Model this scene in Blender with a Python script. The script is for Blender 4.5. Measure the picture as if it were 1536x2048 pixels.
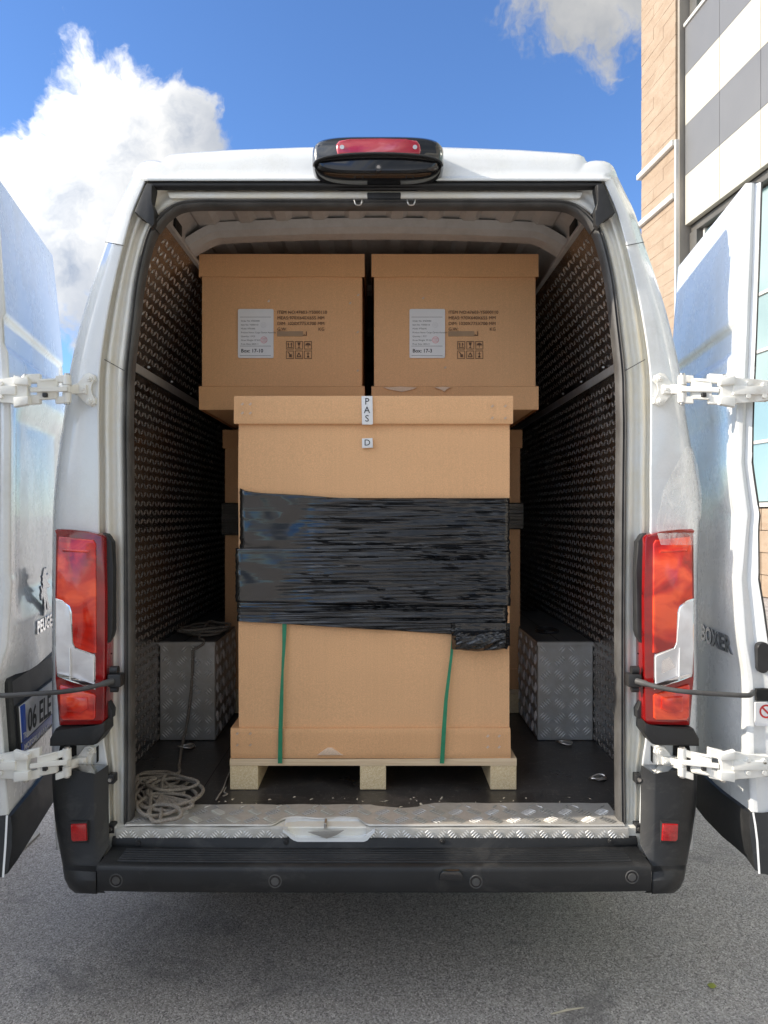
import bpy, bmesh, math, random
from mathutils import Vector, Matrix, noise
random.seed(7)
R = math.radians
scene = bpy.context.scene
for o in list(bpy.data.objects): bpy.data.objects.remove(o, do_unlink=True)
C = scene.collection

# ------------------------------------------------------------------ camera
F, CX, CY = 1450.0, 762.0, 1026.0
CAM = Vector((0.02, -2.302, 1.55))
cd = bpy.data.cameras.new('camera'); cam = bpy.data.objects.new('camera', cd); C.objects.link(cam)
cam.location = CAM; cam.rotation_euler = (R(90), 0, 0)
cd.sensor_fit = 'AUTO'; cd.sensor_width = 36.0; cd.lens = F / 2048 * 36.0
cd.shift_x = (768 - CX) / 2048; cd.shift_y = (CY - 1024) / 2048
cd.clip_start = 0.05; cd.clip_end = 6000
scene.camera = cam
scene.render.resolution_x, scene.render.resolution_y = 768, 1024

# ------------------------------------------------------------------ light
SUN_EL, SUN_T = R(27), 0.085            # elevation; how far the light runs into the van per metre sideways
sdir = Vector((math.cos(SUN_EL), math.cos(SUN_EL) * SUN_T, -math.sin(SUN_EL))).normalized()
sd = bpy.data.lights.new('sun', 'SUN'); sd.energy = 2.0; sd.angle = R(0.5); sd.color = (1, .90, .76)
sun = bpy.data.objects.new('sun', sd); C.objects.link(sun)
sun.rotation_euler = sdir.to_track_quat('-Z', 'Y').to_euler()
SUN_AZ = math.atan2(-sdir.x, -sdir.y)  # clockwise from +Y towards +X

world = bpy.data.worlds.new('World'); scene.world = world; world.use_nodes = True
wt = world.node_tree; wt.nodes.clear()
def WN(t, **k):
    n = wt.nodes.new(t)
    for a, b in k.items(): setattr(n, a, b)
    return n
def wmath(op, a, b=None, c=None, clamp=False):
    n = WN('ShaderNodeMath', operation=op, use_clamp=clamp)
    for i, v in enumerate((a, b, c)):
        if v is None: continue
        if isinstance(v, (int, float)): n.inputs[i].default_value = v
        else: wt.links.new(v, n.inputs[i])
    return n.outputs[0]
sky = WN('ShaderNodeTexSky', sky_type='NISHITA', sun_disc=False, sun_elevation=SUN_EL, sun_rotation=SUN_AZ,
         air_density=1.1, dust_density=0.25, ozone_density=2.6, altitude=900)
tc = WN('ShaderNodeTexCoord')
def wnoise(vec, scale, detail, rough=.55, dist=0.0):
    n = WN('ShaderNodeTexNoise'); n.inputs['Scale'].default_value = scale
    n.inputs['Detail'].default_value = detail; n.inputs['Roughness'].default_value = rough
    n.inputs['Distortion'].default_value = dist; wt.links.new(vec, n.inputs['Vector']); return n
dirv = tc.outputs['Generated']
warp = wnoise(dirv, 3.2, 6, .6)
wv = WN('ShaderNodeVectorMath', operation='SCALE'); wv.inputs['Scale'].default_value = .22
sub = WN('ShaderNodeVectorMath', operation='SUBTRACT'); sub.inputs[1].default_value = (.5, .5, .5)
wt.links.new(warp.outputs['Color'], sub.inputs[0]); wt.links.new(sub.outputs[0], wv.inputs[0])
add = WN('ShaderNodeVectorMath', operation='ADD'); wt.links.new(dirv, add.inputs[0]); wt.links.new(wv.outputs[0], add.inputs[1])
def pdir(px, py): return Vector(((px - CX) / F, 1, (CY - py) / F)).normalized()
def blob(px, py, rad, amp, vec):
    d = WN('ShaderNodeVectorMath', operation='DISTANCE'); d.inputs[1].default_value = pdir(px, py)
    wt.links.new(vec, d.inputs[0])
    q = wmath('DIVIDE', d.outputs['Value'], rad)
    q = wmath('POWER', q, 2.0); q = wmath('MULTIPLY', q, -1.0); q = wmath('EXPONENT', q)
    return wmath('MULTIPLY', q, amp)
mask = None
for b in [(-70, 455, .16, 1.0), (80, 395, .12, .9), (245, 285, .11, .98), (335, 305, .105, .88), (60, 520, .15, .8), (200, 480, .10, .62),
          (-300, 430, .20, 1.0), (1130, -5, .085, .78), (1185, 80, .06, .62), (945, 95, .03, .42), (1270, -60, .1, .7), (175, 700, .05, .6)]:
    v = blob(*b, add.outputs[0]); mask = v if mask is None else wmath('MAXIMUM', mask, v)
# the rest of the sky: broken cumulus of the same kind
far = wnoise(dirv, 1.9, 7, .52)
farv = wmath('MULTIPLY', wmath('SUBTRACT', far.outputs['Fac'], .34, clamp=True), 5.5)
sep = WN('ShaderNodeSeparateXYZ'); wt.links.new(dirv, sep.inputs[0])
away = wmath('MULTIPLY', wmath('SUBTRACT', .62, sep.outputs['Y'], clamp=True), 3.0, clamp=True)
farv = wmath('MULTIPLY', farv, away)
mask = wmath('MAXIMUM', mask, farv)
det = wnoise(add.outputs[0], 7.0, 12, .62)
dn = wmath('MULTIPLY', wmath('SUBTRACT', det.outputs['Fac'], .5), 1.5)
cov = wmath('ADD', mask, dn)
mr = WN('ShaderNodeMapRange', interpolation_type='SMOOTHSTEP'); wt.links.new(cov, mr.inputs['Value'])
mr.inputs['From Min'].default_value = .40; mr.inputs['From Max'].default_value = .62
up = WN('ShaderNodeMapRange'); wt.links.new(sep.outputs['Z'], up.inputs['Value'])
up.inputs['From Min'].default_value = -.02; up.inputs['From Max'].default_value = .05
cfac = wmath('MULTIPLY', mr.outputs[0], up.outputs[0])
# cloud body: bright knobs and grey hollows
off = WN('ShaderNodeVectorMath', operation='ADD'); off.inputs[1].default_value = (-.03, 0, .035)
wt.links.new(add.outputs[0], off.inputs[0])
det2 = wnoise(off.outputs[0], 5.0, 10, .5)
cr = WN('ShaderNodeValToRGB'); e = cr.color_ramp.elements
e[0].position = .30; e[0].color = (1.05, 1.25, 1.6, 1); e[1].position = .66; e[1].color = (2.9, 2.88, 2.84, 1)
thick = wmath('MULTIPLY', wmath('SUBTRACT', cov, .72, clamp=True), .75)
wt.links.new(wmath('SUBTRACT', wmath('ADD', wmath('MULTIPLY', wmath('SUBTRACT', det2.outputs['Fac'], .5), 1.25), .60), thick), cr.inputs['Fac'])
hz = WN('ShaderNodeMix', data_type='RGBA', blend_type='MULTIPLY'); hz.inputs[0].default_value = 1.0; hz.inputs[7].default_value = (.64, .82, 1.08, 1); wt.links.new(sky.outputs[0], hz.inputs[6])
# clouds glow towards the sun
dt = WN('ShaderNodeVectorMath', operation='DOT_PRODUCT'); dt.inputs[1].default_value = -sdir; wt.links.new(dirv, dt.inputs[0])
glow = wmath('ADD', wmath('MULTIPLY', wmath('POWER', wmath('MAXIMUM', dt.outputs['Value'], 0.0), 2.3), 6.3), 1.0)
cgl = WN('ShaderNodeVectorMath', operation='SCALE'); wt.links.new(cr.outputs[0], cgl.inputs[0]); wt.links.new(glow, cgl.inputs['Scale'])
mixc = WN('ShaderNodeMix', data_type='RGBA'); wt.links.new(cfac, mixc.inputs[0])
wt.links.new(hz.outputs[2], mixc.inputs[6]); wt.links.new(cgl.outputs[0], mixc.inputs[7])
bg = WN('ShaderNodeBackground'); bg.inputs['Strength'].default_value = 0.075
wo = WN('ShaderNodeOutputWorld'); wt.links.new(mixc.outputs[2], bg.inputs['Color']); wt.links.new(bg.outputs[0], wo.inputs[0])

vs = scene.view_settings
vs.view_transform = 'Standard'; vs.look = 'None'; vs.gamma = 1; vs.use_curve_mapping = False; vs.exposure = 1.62
scene.render.engine = 'CYCLES'

# ------------------------------------------------------------------ materials
def lin(c): return tuple(((v / 255) / 12.92 if v / 255 <= .04045 else ((v / 255 + .055) / 1.055) ** 2.4) for v in c)
class Mt:
    def __init__(s, name):
        s.m = bpy.data.materials.new(name); s.m.use_nodes = True; s.t = s.m.node_tree
        s.b = s.t.nodes['Principled BSDF']; s.co = None
    def n(s, t, **k):
        x = s.t.nodes.new(t)
        for a, b in k.items(): setattr(x, a, b)
        return x
    def coord(s, scale=(1, 1, 1), rot=(0, 0, 0)):
        if s.co is None: s.co = s.n('ShaderNodeTexCoord')
        mp = s.n('ShaderNodeMapping'); mp.inputs['Scale'].default_value = scale; mp.inputs['Rotation'].default_value = rot
        s.t.links.new(s.co.outputs['Object'], mp.inputs[0]); return mp.outputs[0]
    def noise(s, sc, det=4, rough=.55, scale=(1, 1, 1), dist=0, rot=(0, 0, 0)):
        x = s.n('ShaderNodeTexNoise'); x.inputs['Scale'].default_value = sc; x.inputs['Detail'].default_value = det
        x.inputs['Roughness'].default_value = rough; x.inputs['Distortion'].default_value = dist
        s.t.links.new(s.coord(scale, rot), x.inputs['Vector']); return x.outputs['Fac']
    def voro(s, sc, scale=(1, 1, 1), out='Distance', feature='F1'):
        x = s.n('ShaderNodeTexVoronoi', feature=feature); x.inputs['Scale'].default_value = sc
        s.t.links.new(s.coord(scale), x.inputs['Vector']); return x.outputs[out]
    def ramp(s, f, stops):
        x = s.n('ShaderNodeValToRGB'); el = x.color_ramp.elements
        while len(el) < len(stops): el.new(.5)
        for i, (p, c) in enumerate(stops):
            el[i].position = p; el[i].color = (tuple(c) if len(c) == 3 else c[:3]) + (1,) if not isinstance(c, (int, float)) else (c, c, c, 1)
        s.t.links.new(f, x.inputs['Fac']); return x.outputs['Color']
    def mix(s, f, a, b, mode='MIX'):
        x = s.n('ShaderNodeMix', data_type='RGBA', blend_type=mode)
        for i, v in ((0, f), (6, a), (7, b)):
            if isinstance(v, (int, float)): x.inputs[i].default_value = v
            elif isinstance(v, tuple): x.inputs[i].default_value = v + (1,) if len(v) == 3 else v
            else: s.t.links.new(v, x.inputs[i])
        return x.outputs[2]
    def math(s, op, a, b=0, clamp=False):
        x = s.n('ShaderNodeMath', operation=op, use_clamp=clamp)
        for i, v in enumerate((a, b)):
            if isinstance(v, (int, float)): x.inputs[i].default_value = v
            else: s.t.links.new(v, x.inputs[i])
        return x.outputs[0]
    def set(s, **k):
        for a, v in k.items():
            i = s.b.inputs[a.replace('_', ' ')]
            if isinstance(v, (int, float)): i.default_value = v
            elif isinstance(v, tuple): i.default_value = v + (1,) if len(v) == 3 and i.type == 'RGBA' else v
            else: s.t.links.new(v, i)
        return s
    def bump(s, h, strength=.3, dist=.002):
        x = s.n('ShaderNodeBump'); x.inputs['Strength'].default_value = strength; x.inputs['Distance'].default_value = dist
        s.t.links.new(h, x.inputs['Height']); s.t.links.new(x.outputs[0], s.b.inputs['Normal']); return s
M = {}
def paint(name, col, dirt, rough=.22, lo=.45, hi=.75, coat=.6):
    m = Mt(name); n1 = m.noise(5, 8, .65, (1, 1, .5)); n2 = m.noise(38, 5, .7)
    f = m.ramp(m.math('ADD', m.math('MULTIPLY', n1, .7), m.math('MULTIPLY', n2, .3)), [(lo, 0.0), (hi, 1.0)])
    m.set(Base_Color=m.mix(f, col, dirt), Roughness=m.math('ADD', m.math('MULTIPLY', f, .3), rough), Coat_Weight=coat, Coat_Roughness=.06)
    m.bump(m.noise(2.2, 2, .4), .10, .006); M[name] = m.m; return m
paint('paint', (.74, .76, .765), (.58, .58, .55))
paint('jamb_paint', (.79, .78, .73), (.75, .70, .57), .3, .40, .62, .25)
paint('hinge_paint', (.80, .79, .74), (.50, .42, .32), .38, .52, .78, .1)
paint('roof_inner', (.50, .485, .47), (.34, .31, .28), .45, .4, .8, 0)
def plain(name, col, rough=.5, metal=0, var=.25, sc=20, bump=0, coat=0, spec=.5, bsc=None):
    m = Mt(name); n = m.noise(sc, 6, .6)
    dk = tuple(c * (1 - var) for c in col); lt = tuple(min(1, c * (1 + var)) for c in col)
    base_ = m.ramp(n, [(.3, dk), (.7, lt)])
    if name == 'black_plastic': base_ = m.mix(m.ramp(m.noise(3.5, 9, .78, (1, 2.5, 1.5), .8), [(.54, 0.0), (.74, .55)]), base_, (.085, .08, .075))
    m.set(Base_Color=base_, Roughness=m.math('ADD', m.math('MULTIPLY', n, .2), rough - .1), Metallic=metal, Coat_Weight=coat, Specular_IOR_Level=spec)
    if bump: m.bump(m.noise(bsc or sc * 6, 4, .6), bump, .001)
    M[name] = m.m; return m
plain('black_plastic', (.013, .0135, .0145), .50, bump=.5, sc=6, bsc=700, var=.35)
plain('rubber', (.022, .022, .023), .55, sc=14, var=.4, bump=.3)
plain('seal_dusty', (.07, .068, .066), .55, sc=9, var=.45, bump=.3)
plain('arch_grey', (.10, .10, .098), .45, sc=8, var=.5, bump=.4)
plain('gloss_black', (.006, .006, .007), .16, coat=1, sc=5)
plain('alu_trim', (.55, .54, .52), .34, metal=1, sc=30)
plain('steel', (.52, .5, .47), .35, metal=1, sc=40)
plain('chrome', (.8, .8, .82), .08, metal=1, var=.03)
plain('chrome_dark', (.35, .36, .38), .15, metal=1, var=.1)
plain('sticker', (.78, .78, .78), .35, var=.04, sc=10)
plain('print_black', (.02, .02, .02), .6, var=.1)
plain('print_brown', (.15, .085, .05), .8, var=.3, sc=300)
plain('print_red', (.55, .03, .03), .5, var=.2)
plain('print_pink', (.75, .38, .40), .5, var=.2)
plain('tape_brown', (.36, .235, .13), .5, var=.1)
plain('plate_white', (.70, .70, .70), .35, var=.1)
plain('plate_blue', (.01, .07, .42), .35, var=.1)
plain('band', (.012, .21, .10), .35, var=.15, sc=40)
plain('under', (.02, .02, .02), .8)
plain('tyre', (.02, .02, .02), .75, var=.3)
plain('dark_void', (.008, .008, .008), .8)
plain('yellow_paint', (.62, .42, .04), .5, var=.25)
plain('leaf', (.28, .30, .05), .6, var=.3)
plain('straw', (.62, .55, .42), .7, var=.2)
plain('white_trim', (.58, .565, .53), .5, var=.08, sc=3)
plain('concrete', (.36, .34, .31), .85, var=.25, sc=9, bump=.4)
plain('retro_red', (.42, .008, .010), .2, var=.3, sc=260, coat=1, bump=.3, bsc=400)
# treadplate aluminium
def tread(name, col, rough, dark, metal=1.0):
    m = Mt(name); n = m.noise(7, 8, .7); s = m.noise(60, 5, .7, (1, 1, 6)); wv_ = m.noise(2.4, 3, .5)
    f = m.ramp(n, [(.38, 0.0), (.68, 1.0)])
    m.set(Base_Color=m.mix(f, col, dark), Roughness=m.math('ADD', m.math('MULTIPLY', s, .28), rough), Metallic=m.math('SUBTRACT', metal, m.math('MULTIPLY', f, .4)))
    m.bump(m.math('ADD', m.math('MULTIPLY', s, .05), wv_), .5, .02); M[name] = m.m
tread('tread', (.60, .595, .58), .24, (.44, .41, .36), .60)
tread('tread_bar', (.93, .92, .91), .25, (.82, .80, .75), .3)  # bars paler than their plate: worn polish plus painted-in sky light they catch
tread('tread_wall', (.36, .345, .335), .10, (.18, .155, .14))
tread('tread_stud', (.62, .60, .585), .14, (.36, .32, .28), .85)
tread('tread_sill', (.66, .64, .60), .34, (.44, .41, .35), .62)
# cardboard
def card(name, col):
    m = Mt(name); n = m.noise(3.0, 5, .6); f = m.noise(260, 3, .7); st = m.noise(150, 2, .4, (1, 1, .004)); sf = m.ramp(m.noise(11, 8, .8, dist=1.5), [(.66, 0.0), (.78, .35)]); dn_ = m.noise(6, 3, .5)
    fx = m.ramp(f, [(.35, tuple(c * .86 for c in col)), (.7, tuple(c * 1.1 for c in col))])
    m.set(Base_Color=m.mix(sf, m.mix(m.ramp(st, [(.35, 0.0), (.65, .10)]), m.mix(m.ramp(n, [(.35, 0.0), (.75, .35)]), fx, tuple(c * .80 for c in col)), tuple(c * .7 for c in col)), tuple(min(1, c * 1.12) for c in col)), Roughness=.72, Specular_IOR_Level=.25)
    m.bump(m.math('ADD', m.math('MULTIPLY', dn_, 9), m.math('ADD', m.math('MULTIPLY', st, .5), m.math('MULTIPLY', f, .5))), .22, .0018); M[name] = m.m
card('card', (.80, .465, .24)); card('card_tray', (.76, .43, .215)); card('card_pale', (.78, .58, .42))
# chipboard and ply
m = Mt('chipboard'); v = m.voro(330, (1, 1, 1), 'Color'); bw = m.n('ShaderNodeRGBToBW'); m.t.links.new(v, bw.inputs[0])
m.set(Base_Color=m.ramp(bw.outputs[0], [(.1, (.66, .49, .27)), (.6, (.76, .60, .36)), (.95, (.84, .70, .48))]), Roughness=.8).bump(bw.outputs[0], .4, .001); M['chipboard'] = m.m
m = Mt('ply'); w = m.noise(14, 4, .6, (.3, 1, 12)); m.set(Base_Color=m.ramp(w, [(.3, (.60, .43, .26)), (.7, (.76, .60, .40))]), Roughness=.7); M['ply'] = m.m
# van floor: worn black film-faced ply
m = Mt('floor_film'); a = m.noise(4, 9, .72); sc = m.noise(7, 9, .8, (9, .8, 1), 1.4, (0, 0, .5)); sc2 = m.noise(9, 9, .8, (1, 9, 1), 1.2, (0, 0, .3)); sp = m.noise(90, 3, .8)
wear = m.ramp(m.math('MAXIMUM', m.math('MAXIMUM', m.math('ADD', sc, -.02), sc2), m.math('ADD', m.math('MULTIPLY', sp, .55), .25)), [(.575, 0.0), (.70, .75)])
base = m.ramp(a, [(.35, (.022, .020, .019)), (.55, (.045, .041, .038)), (.72, (.10, .088, .078))])
m.set(Base_Color=m.mix(wear, base, (.33, .30, .26)), Roughness=m.ramp(a, [(.3, .22), (.7, .5)])).bump(sc, .25, .001); M['floor_film'] = m.m
# asphalt
m = Mt('asphalt'); big = m.noise(.7, 6, .6); fine = m.noise(230, 4, .75); v = m.voro(210, out='Color'); bw = m.n('ShaderNodeRGBToBW'); m.t.links.new(v, bw.inputs[0])
vd = m.voro(210)
g = m.math('ADD', m.math('MULTIPLY', bw.outputs[0], .6), m.math('MULTIPLY', fine, .5))
col = m.ramp(g, [(.30, (.17, .150, .137)), (.5, (.41, .37, .335)), (.70, (.58, .53, .485)), (.84, (.86, .81, .75))])
col = m.mix(m.ramp(big, [(.35, 0.0), (.7, .5)]), col, (.24, .226, .222))
st = m.ramp(m.noise(2.3, 5, .7, dist=.6), [(.56, 0.0), (.68, .55)])
col = m.mix(st, col, (.15, .142, .139))
m.set(Base_Color=col, Roughness=.85, Specular_IOR_Level=.3).bump(m.math('SUBTRACT', fine, vd), .7, .003); M['asphalt'] = m.m
# stretch film
def film(name, smooth_side):
    m = Mt(name)
    r1 = m.noise(30, 2, .5, (.06, 1, 3.2), .3, (0, R(1.2), 0)); big = m.noise(3, 2, .45, (1, 1, 1.6), .8)
    sx = m.n('ShaderNodeSeparateXYZ'); m.t.links.new(m.coord(), sx.inputs[0])
    msk = m.ramp(m.math('ADD', m.math('MULTIPLY', sx.outputs['X'], 1.0), .5), [(.20, .02 if smooth_side else 1.0), (.36, 1.0)])
    h = m.math('ADD', m.math('MULTIPLY', r1, msk), m.math('MULTIPLY', big, .5))
    m.set(Base_Color=(.006, .0065, .008), Roughness=m.ramp(big, [(.3, .07), (.7, .17)]), Specular_IOR_Level=.85, IOR=1.5).bump(h, .35, .012)
    M[name] = m.m
film('film', True); film('film_ridged', False)
# lamp lenses
def lens(name, stops, tr=0.0, rough=.08):
    m = Mt(name); n = m.noise(9, 3, .5, (1, 1, 1.4), .6); rb = m.n('ShaderNodeTexWave', bands_direction='Z'); rb.inputs['Scale'].default_value = 60
    m.t.links.new(m.coord(), rb.inputs['Vector'])
    m.set(Base_Color=m.ramp(n, stops), Roughness=rough, Coat_Weight=1.0, Coat_Roughness=.03, Subsurface_Weight=tr, Subsurface_Radius=(.02, .006, .004), Subsurface_Scale=1.0)
    m.bump(rb.outputs['Fac'], .05, .001); M[name] = m.m
lens('lens_red', [(.3, (.17, .003, .004)), (.7, (.34, .008, .008))])
lens('lens_orange', [(.36, (.38, .007, .005)), (.47, (.66, .024, .010)), (.62, (.96, .10, .028))])
lens('lens_clear', [(.3, (.66, .63, .62)), (.6, (.86, .84, .83)), (.8, (.95, .94, .93))])
lens('lens_pink', [(.38, (.40, .012, .03)), (.55, (.50, .05, .07)), (.66, (.72, .22, .26))])
# tape film over the dent
m = Mt('tape'); n = m.noise(22, 6, .7, (1, 1, .35), 1.5)
m.set(Base_Color=(.80, .78, .74), Roughness=.18, Alpha=m.ramp(n, [(.35, .12), (.7, .5)])).bump(n, .8, .004); M['tape'] = m.m
# building
def stone(name, a, b, c):
    m = Mt(name); n = m.noise(1.3, 9, .62, (1.2, 1.2, 2.6), .8, (R(25), 0, 0)); f = m.noise(16, 6, .7, (1, 1, 7))
    m.set(Base_Color=m.ramp(m.math('ADD', m.math('MULTIPLY', n, .65), m.math('MULTIPLY', f, .35)), [(.30, a), (.5, b), (.72, c)]), Roughness=.75).bump(f, .35, .02); M[name] = m.m
stone('travertine', (.26, .18, .115), (.33, .245, .17), (.39, .31, .23))
plain('panel_cream', (.46, .44, .37), .4, var=.03, sc=.8)
plain('panel_grey', (.155, .155, .154), .4, var=.06, sc=.8)
plain('frame_dark', (.10, .095, .085), .5, var=.2, sc=2)
m = Mt('teal_glass'); n = m.noise(.35, 3, .5); m.set(Base_Color=m.ramp(n, [(.3, (.16, .25, .25)), (.7, (.27, .37, .36))]), Roughness=.05, Specular_IOR_Level=.9, Coat_Weight=1.0); M['teal_glass'] = m.m
plain('facade_back', (.30, .27, .23), .8, var=.15, sc=1)
m = Mt('rope'); w = m.noise(180, 4, .7); m.set(Base_Color=m.ramp(w, [(.3, (.17, .145, .12)), (.7, (.42, .37, .31))]), Roughness=.9).bump(w, .9, .003); M['rope'] = m.m

# ------------------------------------------------------------------ helpers
def P(px, py, Y):
    d = Y - CAM.y
    return Vector((CAM.x + (px - CX) * d / F, Y, CAM.z - (py - CY) * d / F))
def root_of(o):
    while o is not None and o.parent is not None: o = o.parent
    return o
def mk(name, verts, faces, mat, parent=None, smooth=False, label=None, kind=None, autos=None):
    me = bpy.data.meshes.new(name)
    org = root_of(parent).location if parent is not None else Vector((0, 0, 0))
    me.from_pydata([tuple(Vector(v) - org) for v in verts], [], faces); me.validate()
    bm = bmesh.new(); bm.from_mesh(me); bmesh.ops.recalc_face_normals(bm, faces=bm.faces); bm.to_mesh(me); bm.free()
    return fin(name, me, mat, parent, smooth, label, kind, autos)
def fin(name, me, mat, parent, smooth=False, label=None, kind=None, autos=None):
    o = bpy.data.objects.new(name, me); C.objects.link(o)
    me.materials.append(M[mat] if isinstance(mat, str) else mat)
    if smooth or autos is not None:
        for p in me.polygons: p.use_smooth = True
        if autos is not None:
            bm = bmesh.new(); bm.from_mesh(me)
            for e_ in bm.edges: e_.smooth = not (len(e_.link_faces) == 2 and e_.calc_face_angle(0) > R(autos))
            bm.to_mesh(me); bm.free()
    if parent is not None: o.parent = parent
    if label: o['label'] = label
    if kind: o['kind'] = kind
    return o
def mkbm(name, bm, mat, parent=None, autos=35, **k):
    me = bpy.data.meshes.new(name)
    if parent is not None: bmesh.ops.translate(bm, verts=bm.verts, vec=-root_of(parent).location)
    bmesh.ops.recalc_face_normals(bm, faces=bm.faces); bm.to_mesh(me); bm.free()
    return fin(name, me, mat, parent, autos=autos, **k)
def thing(name, label, cat, loc=(0, 0, 0), group=None):
    o = bpy.data.objects.new(name, None); C.objects.link(o); o.location = loc; o.empty_display_size = .2
    o['label'] = label; o['category'] = cat
    if group: o['group'] = group
    return o
def tag(o, label, cat, group=None):
    o['label'] = label; o['category'] = cat
    if group: o['group'] = group
    return o
def box(bm, lo, hi, bev=0, seg=1, mat=None):
    x0, y0, z0 = lo; x1, y1, z1 = hi
    vs_ = [bm.verts.new(p) for p in ((x0, y0, z0), (x1, y0, z0), (x1, y1, z0), (x0, y1, z0), (x0, y0, z1), (x1, y0, z1), (x1, y1, z1), (x0, y1, z1))]
    fs = [bm.faces.new([vs_[i] for i in f]) for f in ((0, 3, 2, 1), (4, 5, 6, 7), (0, 1, 5, 4), (1, 2, 6, 5), (2, 3, 7, 6), (3, 0, 4, 7))]
    if bev:
        es = list({e_ for f in fs for e_ in f.edges}); bmesh.ops.bevel(bm, geom=es, offset=bev, segments=seg, affect='EDGES', profile=.5)
    return vs_
def boxo(name, lo, hi, mat, parent, bev=.002, seg=1, **k):
    bm = bmesh.new(); box(bm, lo, hi, bev, seg); return mkbm(name, bm, mat, parent, **k)
def prism(bm, pts, y0, y1, bev=0, seg=2):
    """pts: list of (x,z) outline; extruded from y0 (front) to y1"""
    f = [bm.verts.new((p[0], y0, p[1])) for p in pts]; b = [bm.verts.new((p[0], y1, p[1])) for p in pts]; n = len(pts)
    ff = bm.faces.new(f); bm.faces.new(b[::-1])
    for i in range(n): bm.faces.new((f[i], b[i], b[(i + 1) % n], f[(i + 1) % n]))
    if bev: bmesh.ops.bevel(bm, geom=list(ff.edges), offset=bev, segments=seg, affect='EDGES', profile=.5)
def pxprism(name, pts, Y, th, mat, parent, bev=.003, mirror=False, seg=2, **k):
    bm = bmesh.new(); w = [P(a, b, Y) for a, b in pts]
    prism(bm, [((-p.x if mirror else p.x), p.z) for p in w], Y, Y + th, bev, seg); return mkbm(name, bm, mat, parent, **k)
def cyl(bm, a, b, r, r2=None, n=20, cap=True):
    a, b = Vector(a), Vector(b); d = (b - a).normalized(); r2 = r if r2 is None else r2
    u = d.orthogonal().normalized(); v = d.cross(u)
    A = [bm.verts.new(a + (u * math.cos(t) + v * math.sin(t)) * r) for t in [2 * math.pi * i / n for i in range(n)]]
    B = [bm.verts.new(b + (u * math.cos(t) + v * math.sin(t)) * r2) for t in [2 * math.pi * i / n for i in range(n)]]
    for i in range(n): bm.faces.new((A[i], A[(i + 1) % n], B[(i + 1) % n], B[i]))
    if cap: bm.faces.new(A[::-1]); bm.faces.new(B)
def tube(bm, pts, r, n=8, sx=1.0, closed=False):
    pts = [Vector(p) for p in pts]; N = len(pts); rings = []
    up0 = Vector((0, 0, 1))
    for i in range(N):
        d = (pts[min(i + 1, N - 1)] - pts[max(i - 1, 0)])
        if d.length < 1e-9: d = Vector((0, 0, 1))
        d.normalize(); u = d.cross(up0)
        if u.length < .05: u = d.cross(Vector((0, 1, 0)))
        u.normalize(); v = d.cross(u); rr = r[i] if isinstance(r, list) else r
        rings.append([bm.verts.new(pts[i] + u * math.cos(t) * rr * sx + v * math.sin(t) * rr) for t in [2 * math.pi * k / n for k in range(n)]])
    for i in range(N - 1):
        for k in range(n): bm.faces.new((rings[i][k], rings[i][(k + 1) % n], rings[i + 1][(k + 1) % n], rings[i + 1][k]))
    bm.faces.new(rings[0][::-1]); bm.faces.new(rings[-1])
def crom(pts, per):
    pts = [Vector(p) for p in pts]; out = []
    for i in range(len(pts) - 1):
        p0, p1, p2, p3 = pts[max(i - 1, 0)], pts[i], pts[i + 1], pts[min(i + 2, len(pts) - 1)]
        for k in range(per):
            t = k / per
            out.append(.5 * ((2 * p1) + (p2 - p0) * t + (2 * p0 - 5 * p1 + 4 * p2 - p3) * t * t + (3 * p1 - p0 - 3 * p2 + p3) * t ** 3))
    out.append(pts[-1]); return out
def loft(name, grid, mat, parent, smooth=True, close=False, **k):
    nr, nc = len(grid), len(grid[0]); vs_ = [p for r_ in grid for p in r_]; fs = []
    for i in range(nr - 1):
        for j in range(nc - 1): fs.append((i * nc + j, i * nc + j + 1, (i + 1) * nc + j + 1, (i + 1) * nc + j))
    return mk(name, vs_, fs, mat, parent, smooth=smooth, **k)
def interp(tab, x):
    if x <= tab[0][0]: return tab[0][1]
    for (a, b), (c, d) in zip(tab, tab[1:]):
        if x <= c: return b + (d - b) * (x - a) / (c - a)
    return tab[-1][1]
def mir(v): return Vector((-v[0], v[1], v[2]))
def rrect(x0, z0, x1, z1, r, n=6):
    pts = []
    for cx, cz, a0 in ((x1 - r, z1 - r, 0), (x0 + r, z1 - r, 90), (x0 + r, z0 + r, 180), (x1 - r, z0 + r, 270)):
        for i in range(n + 1):
            a = R(a0 + 90 * i / n); pts.append((cx + r * math.cos(a), cz + r * math.sin(a)))
    return pts
def text(name, s, size, mtx, mat, parent, align='LEFT', ext=.0002, off=0.0, sx=1.0, space=1.0, line=1.0, label=None):
    cu = bpy.data.curves.new('t', 'FONT'); cu.body = s; cu.size = size; cu.align_x = align; cu.extrude = ext; cu.offset = off
    cu.space_character = space; cu.space_line = line; cu.resolution_u = 3
    t = bpy.data.objects.new('t', cu); C.objects.link(t)
    bpy.context.view_layer.update()
    me = bpy.data.meshes.new_from_object(t.evaluated_get(bpy.context.evaluated_depsgraph_get()))
    bpy.data.objects.remove(t); bpy.data.curves.remove(cu)
    org = root_of(parent).location if parent is not None else Vector((0, 0, 0))
    me.transform(Matrix.Translation(-org) @ mtx @ Matrix.Diagonal((sx, 1, 1, 1))); me.materials.clear(); me.name = name
    return fin(name, me, mat, parent, label=label)
def FRONT(x, y, z): # text standing upright, facing -Y (the camera)
    return Matrix.Translation((x, y, z)) @ Matrix.Rotation(R(90), 4, 'X')

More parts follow.
